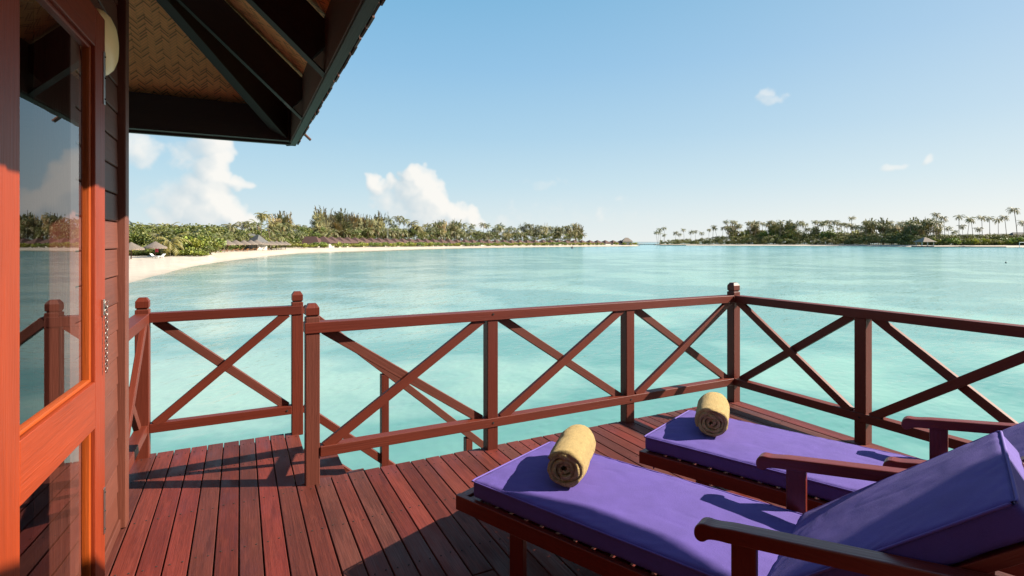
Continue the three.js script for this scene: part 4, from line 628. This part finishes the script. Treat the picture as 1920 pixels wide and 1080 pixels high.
{
  const roofG = pyramid(7.0, 2.5, 0.5), wallG = new THREE.BoxGeometry(6.6, 1.9, 6.6); let first;
  const rows = [[605, 196], [715, 250], [900, 346], [1150, 456], [1170, 464]];
  const N = 39; for (let i = 0; i < N; i++) {
    const px = mix(607, 1164, i / (N - 1)), d = lookup(rows, px)[0] + 2, nx = place(px + 3, lookup(rows, px + 3)[0] + 2), pos = place(px, d, groundAt(px, d) - 0.1), turn = Math.atan2(-(nx[2] - pos[2]), nx[0] - pos[0]), g = 'brown roofed beach bungalows in the long row', l = `${ORD(i + 1)} bungalow from the left in the long brown-roofed beach row`;
    if (!first) { first = thing('bungalow', l, 'bungalow', pos, turn, g); part('wall', wallG, M.plaster, first).position.y = 0.9; part('roof', roofG, M.tileRoof, first).position.y = 1.75; } else copyOf(first, pos, turn, null, l, g);
  }
  const hall = (name, label, px, d, L, W, eave, h, roofM, turn = -YAW) => { const o = thing(name, label, 'building', place(px, d, groundAt(px, d) - 0.1), turn); const w = part('wall', new THREE.BoxGeometry(L * 0.86, eave, W * 0.8), M.plaster, o); w.position.y = eave / 2; part('roof', hipRoof(L, W, h), roofM, o).position.y = eave; return o; };
  hall('beach_hall', 'long brown hip-roofed hall at the left end of the bungalow row', 578, 196, 11, 6, 1.5, 2.6, M.tileRoof, -YAW - 0.1);
  hall('beach_hall', 'grey shingled roof half hidden among the trees behind the parasols', 468, 146, 6.4, 5, 2.2, 2.3, M.greyRoof, -YAW + 0.5); hall('beach_hall', 'smaller grey gable roof right of the other grey roof among the trees', 483, 143, 4, 4, 2.1, 2.1, M.greyRoof, -YAW - 0.4);
  hall('jetty_house', 'large grey thatched house on the point at the end of the bungalow row', 1175, 462, 9.5, 9, 3, 3.4, M.thatchPale);
  hall('island_house', 'dark low roofed house behind bushes near the right frame edge', 1878, 400, 14, 8, 6, 2.6, M.greyRoof); hall('island_house', 'widest dark roofed house at the right frame edge behind bushes', 1915, 395, 20, 9, 6, 3.6, M.greyRoof); hall('island_house', 'small dark gable roof among bushes below the tall palms', 1850, 398, 8, 6, 6, 2.2, M.tileRoof);
  // open shelter on the shore of the right island
  const px = 1734, d = 368, g = thing('shore_shelter', 'open grey pyramid-roofed shelter on posts at the right island shore', 'shelter', place(px, d, WATER), -YAW);
  const plat = part('platform', new THREE.BoxGeometry(11, 0.9, 6), M.rock, g); plat.position.set(-1.5, 0.3, 0); part('roof', pyramid(9, 3.4), M.thatchPale, g).position.y = 3.6; for (const x of [-3.9, 3.9, 0]) for (const z of [-3.9, 3.9]) { const p = part('post', new THREE.CylinderGeometry(0.16, 0.16, 3, 8), M.white, g); p.position.set(x, 2.1, z * 0.7); }
  const q = thing('shore_wall', 'low dark stone edging along the right island beach', 'wall', place(1815, 351, WATER), -YAW - 0.03); const sw = part('stones', new THREE.BoxGeometry(48, 0.7, 1.2), M.rock, q); sw.position.y = 0.2;
  const gl = thing('goal_frame', 'pale tubular goal frame standing in the shallows at the right frame edge', 'goal', place(1918, 338, WATER), -YAW); for (const x of [-2.2, 2.6]) { const p = part('post', new THREE.CylinderGeometry(0.16, 0.16, 3.4, 8), M.white, gl); p.position.set(x, 1.5, 0); } const cb = part('crossbar', new THREE.CylinderGeometry(0.16, 0.16, 5.1, 8), M.white, gl); cb.rotation.z = Math.PI / 2; cb.position.set(0.2, 3.2, 0);
  const j = thing('jetty', 'low dark jetty on the horizon between the two islands', 'jetty', place(1212, 640, WATER), -YAW); const jb = part('walkway', new THREE.BoxGeometry(24, 0.7, 3), M.rock, j); jb.position.y = 0.9; for (let k = -5; k <= 5; k++) { const p = part('pile', new THREE.CylinderGeometry(0.25, 0.25, 2.4, 6), M.rock, j); p.position.set(k * 2.2, 0, 0); }
  const j2 = thing('breakwater', 'thin dark breakwater in front of the small distant palms', 'breakwater', place(1262, 545, WATER), -YAW); part('stones', new THREE.BoxGeometry(26, 0.9, 2), M.rock, j2).position.y = 0.2;
  const bz = new THREE.SphereGeometry(0.5, 12, 8); for (const [x, dd, s, lb] of [[1073, 285, 1.3, 'dark buoy floating off the bungalow beach'], [1886, 87, 0.24, 'small dark buoy floating alone at far right']]) { const o = thing('buoy', lb, 'buoy', place(x, dd, WATER)); o.scale.setScalar(s); part('float', bz, M.rock, o).position.y = 0.3; const c = part('ring', new THREE.CylinderGeometry(0.12, 0.12, 0.5, 8), M.rock, o); c.position.y = 0.9; }
  const mast = thing('radio_mast', 'thin lattice radio mast above the palms right of the casuarinas', 'mast', place(727, 260, groundAt(727, 260)), 0); for (const [x, z] of [[-0.25, -0.15], [0.25, -0.15], [0, 0.3]]) { const p = part('leg', new THREE.CylinderGeometry(0.05, 0.06, 17, 6), M.steel, mast); p.position.set(x, 8.5, z); } for (let k = 0; k < 12; k++) { const p = part('strut', new THREE.BoxGeometry(0.6, 0.05, 0.05), M.steel, mast); p.position.set(0, 1 + k * 1.4, -0.15); }
}
// thatched parasols on the beach and the beds below them
{
  const r = rng(8), prof = [[0, 0.98], [0.1, 0.93], [0.6, 0.62], [1.15, 0.28], [1.66, 0.02], [1.74, -0.14], [1.68, -0.15], [1.5, 0.04], [0.5, 0.56], [0, 0.82]];
  const can = new THREE.LatheGeometry(prof.map(([x, y]) => new THREE.Vector2(x, y)), 30); { const p = can.attributes.position; for (let i = 0; i < p.count; i++) { const rad = Math.hypot(p.getX(i), p.getZ(i)), a = Math.atan2(p.getZ(i), p.getX(i)); p.setY(i, p.getY(i) + (rad > 1.5 ? (hash(Math.round(a * 60), 1, 2) - 0.5) * 0.12 : 0)); } can.computeVertexNormals(); const uv = can.attributes.uv; for (let i = 0; i < uv.count; i++) uv.setX(i, uv.getX(i) * 3); }
  const fringeB = builder(); for (let i = 0; i < 150; i++) { const a = i / 150 * 6.283, R = 1.71, l = 0.12 + r() * 0.16, k = [0.2 + r() * 0.1, 0.16 + r() * 0.08, 0.13 + r() * 0.06]; fringeB.tri([Math.cos(a) * R, -0.08, Math.sin(a) * R], [Math.cos(a + 0.05) * R, -0.08, Math.sin(a + 0.05) * R], [Math.cos(a + 0.025) * (R + 0.04), -0.1 - l, Math.sin(a + 0.025) * (R + 0.04)], k); }
  const fringe = fringeB.build(), fm = std({ color: 0xffffff, vertexColors: true, roughness: 0.95 });
  let first; const put = (px, d, label, group, s = 1) => {
    const pos = place(px, d, groundAt(px, d) - 0.05);
    if (!first) { first = thing('thatched_parasol', label, 'parasol', pos, 0, group); part('canopy', can, M.thatch, first).position.y = 1.75; part('fringe', fringe, fm, first).position.y = 1.75; part('post', woodUV(new THREE.CylinderGeometry(0.08, 0.09, 2.3, 9), 'y'), M.post, first).position.y = 1.1; } else copyOf(first, pos, r() * 6, s, label, group);
  };
  put(246, 82, 'thatched beach parasol nearest the villa corner post', null); delete first.userData.group;
  const two = (px, d, l) => { put(px, d, l, null); }; two(291, 89, 'thatched beach parasol with a red towel on its post, second from the villa');
  const gg = 'thatched parasols in the row farther along the beach', gl = 'thatched parasol in the row farther along the beach beyond the big bush';
  const rowP = [[405, 116], [426, 122], [442, 128], [457, 132], [470, 136], [481, 140], [491, 143], [500, 146], [509, 149], [518, 153], [416, 128], [448, 140], [476, 148], [527, 158], [535, 162]]; for (const [px, d] of rowP) put(px, d, `thatched parasol beyond the big bush, ${rank(rowP.map((q) => q[0]), px)} of its row from the left`, gg, 0.97 + r() * 0.06);
  // beds
  let bed; const bedAt = (px, d, turn, m, label, group) => { const pos = place(px, d, groundAt(px, d)); if (bed && bed.m === m) { copyOf(bed.o, pos, turn, null, label, group); return; } const o = thing('beach_bed', label, 'beach bed', pos, turn, group); part('seat', new THREE.BoxGeometry(1.15, 0.05, 0.5), m, o).position.y = 0.34; const b = part('backrest', new THREE.BoxGeometry(0.6, 0.05, 0.5), m, o); b.position.set(0.78, 0.52, 0); b.rotation.z = 0.7; for (const x of [-0.55, 0.5]) for (const z of [-0.25, 0.25]) part('leg', new THREE.BoxGeometry(0.06, 0.34, 0.06), m, o).position.set(x, 0.16, z); bed = { o, m }; };
  bedAt(293, 86, 2.5, M.white, 'white beach bed under the second parasol, back turned to the palm'); bedAt(299, 85.5, 2.2, M.white, 'white beach bed on the open sand right of the second parasol');
  bed = null; const rowB = [[400, 114], [410, 115], [419, 119], [430, 121], [440, 126], [449, 127], [460, 130], [468, 134], [478, 138], [489, 141], [498, 144]]; for (const [px, d] of rowB) bedAt(px, d, r() * 0.6 + 2.2, M.teak, `orange wooden beach bed under the parasol row, ${rank(rowB.map((q) => q[0]), px)} from the left`, 'wooden beach beds under the parasol row');
  const tw = thing('beach_towel', 'small red towel hanging from the post of the second parasol', 'towel', place(294, 88.5, groundAt(291, 89) + 1.15), 0); const tg = new THREE.PlaneGeometry(0.5, 0.55, 6, 6), tp = tg.attributes.position; for (let i = 0; i < tp.count; i++) tp.setZ(i, 0.05 * Math.sin(tp.getX(i) * 14)); tg.computeVertexNormals(); part('cloth', tg, M.red, tw); part('hanger', new THREE.CylinderGeometry(0.015, 0.015, 0.5, 6), M.post, tw).rotation.z = Math.PI / 2; tw.children[1].position.y = 0.28; tw.rotation.y = -YAW;
}
scene.traverse((o) => { if (o.isMesh) { o.castShadow = true; o.receiveShadow = true; } });
renderer.render(scene, camera);
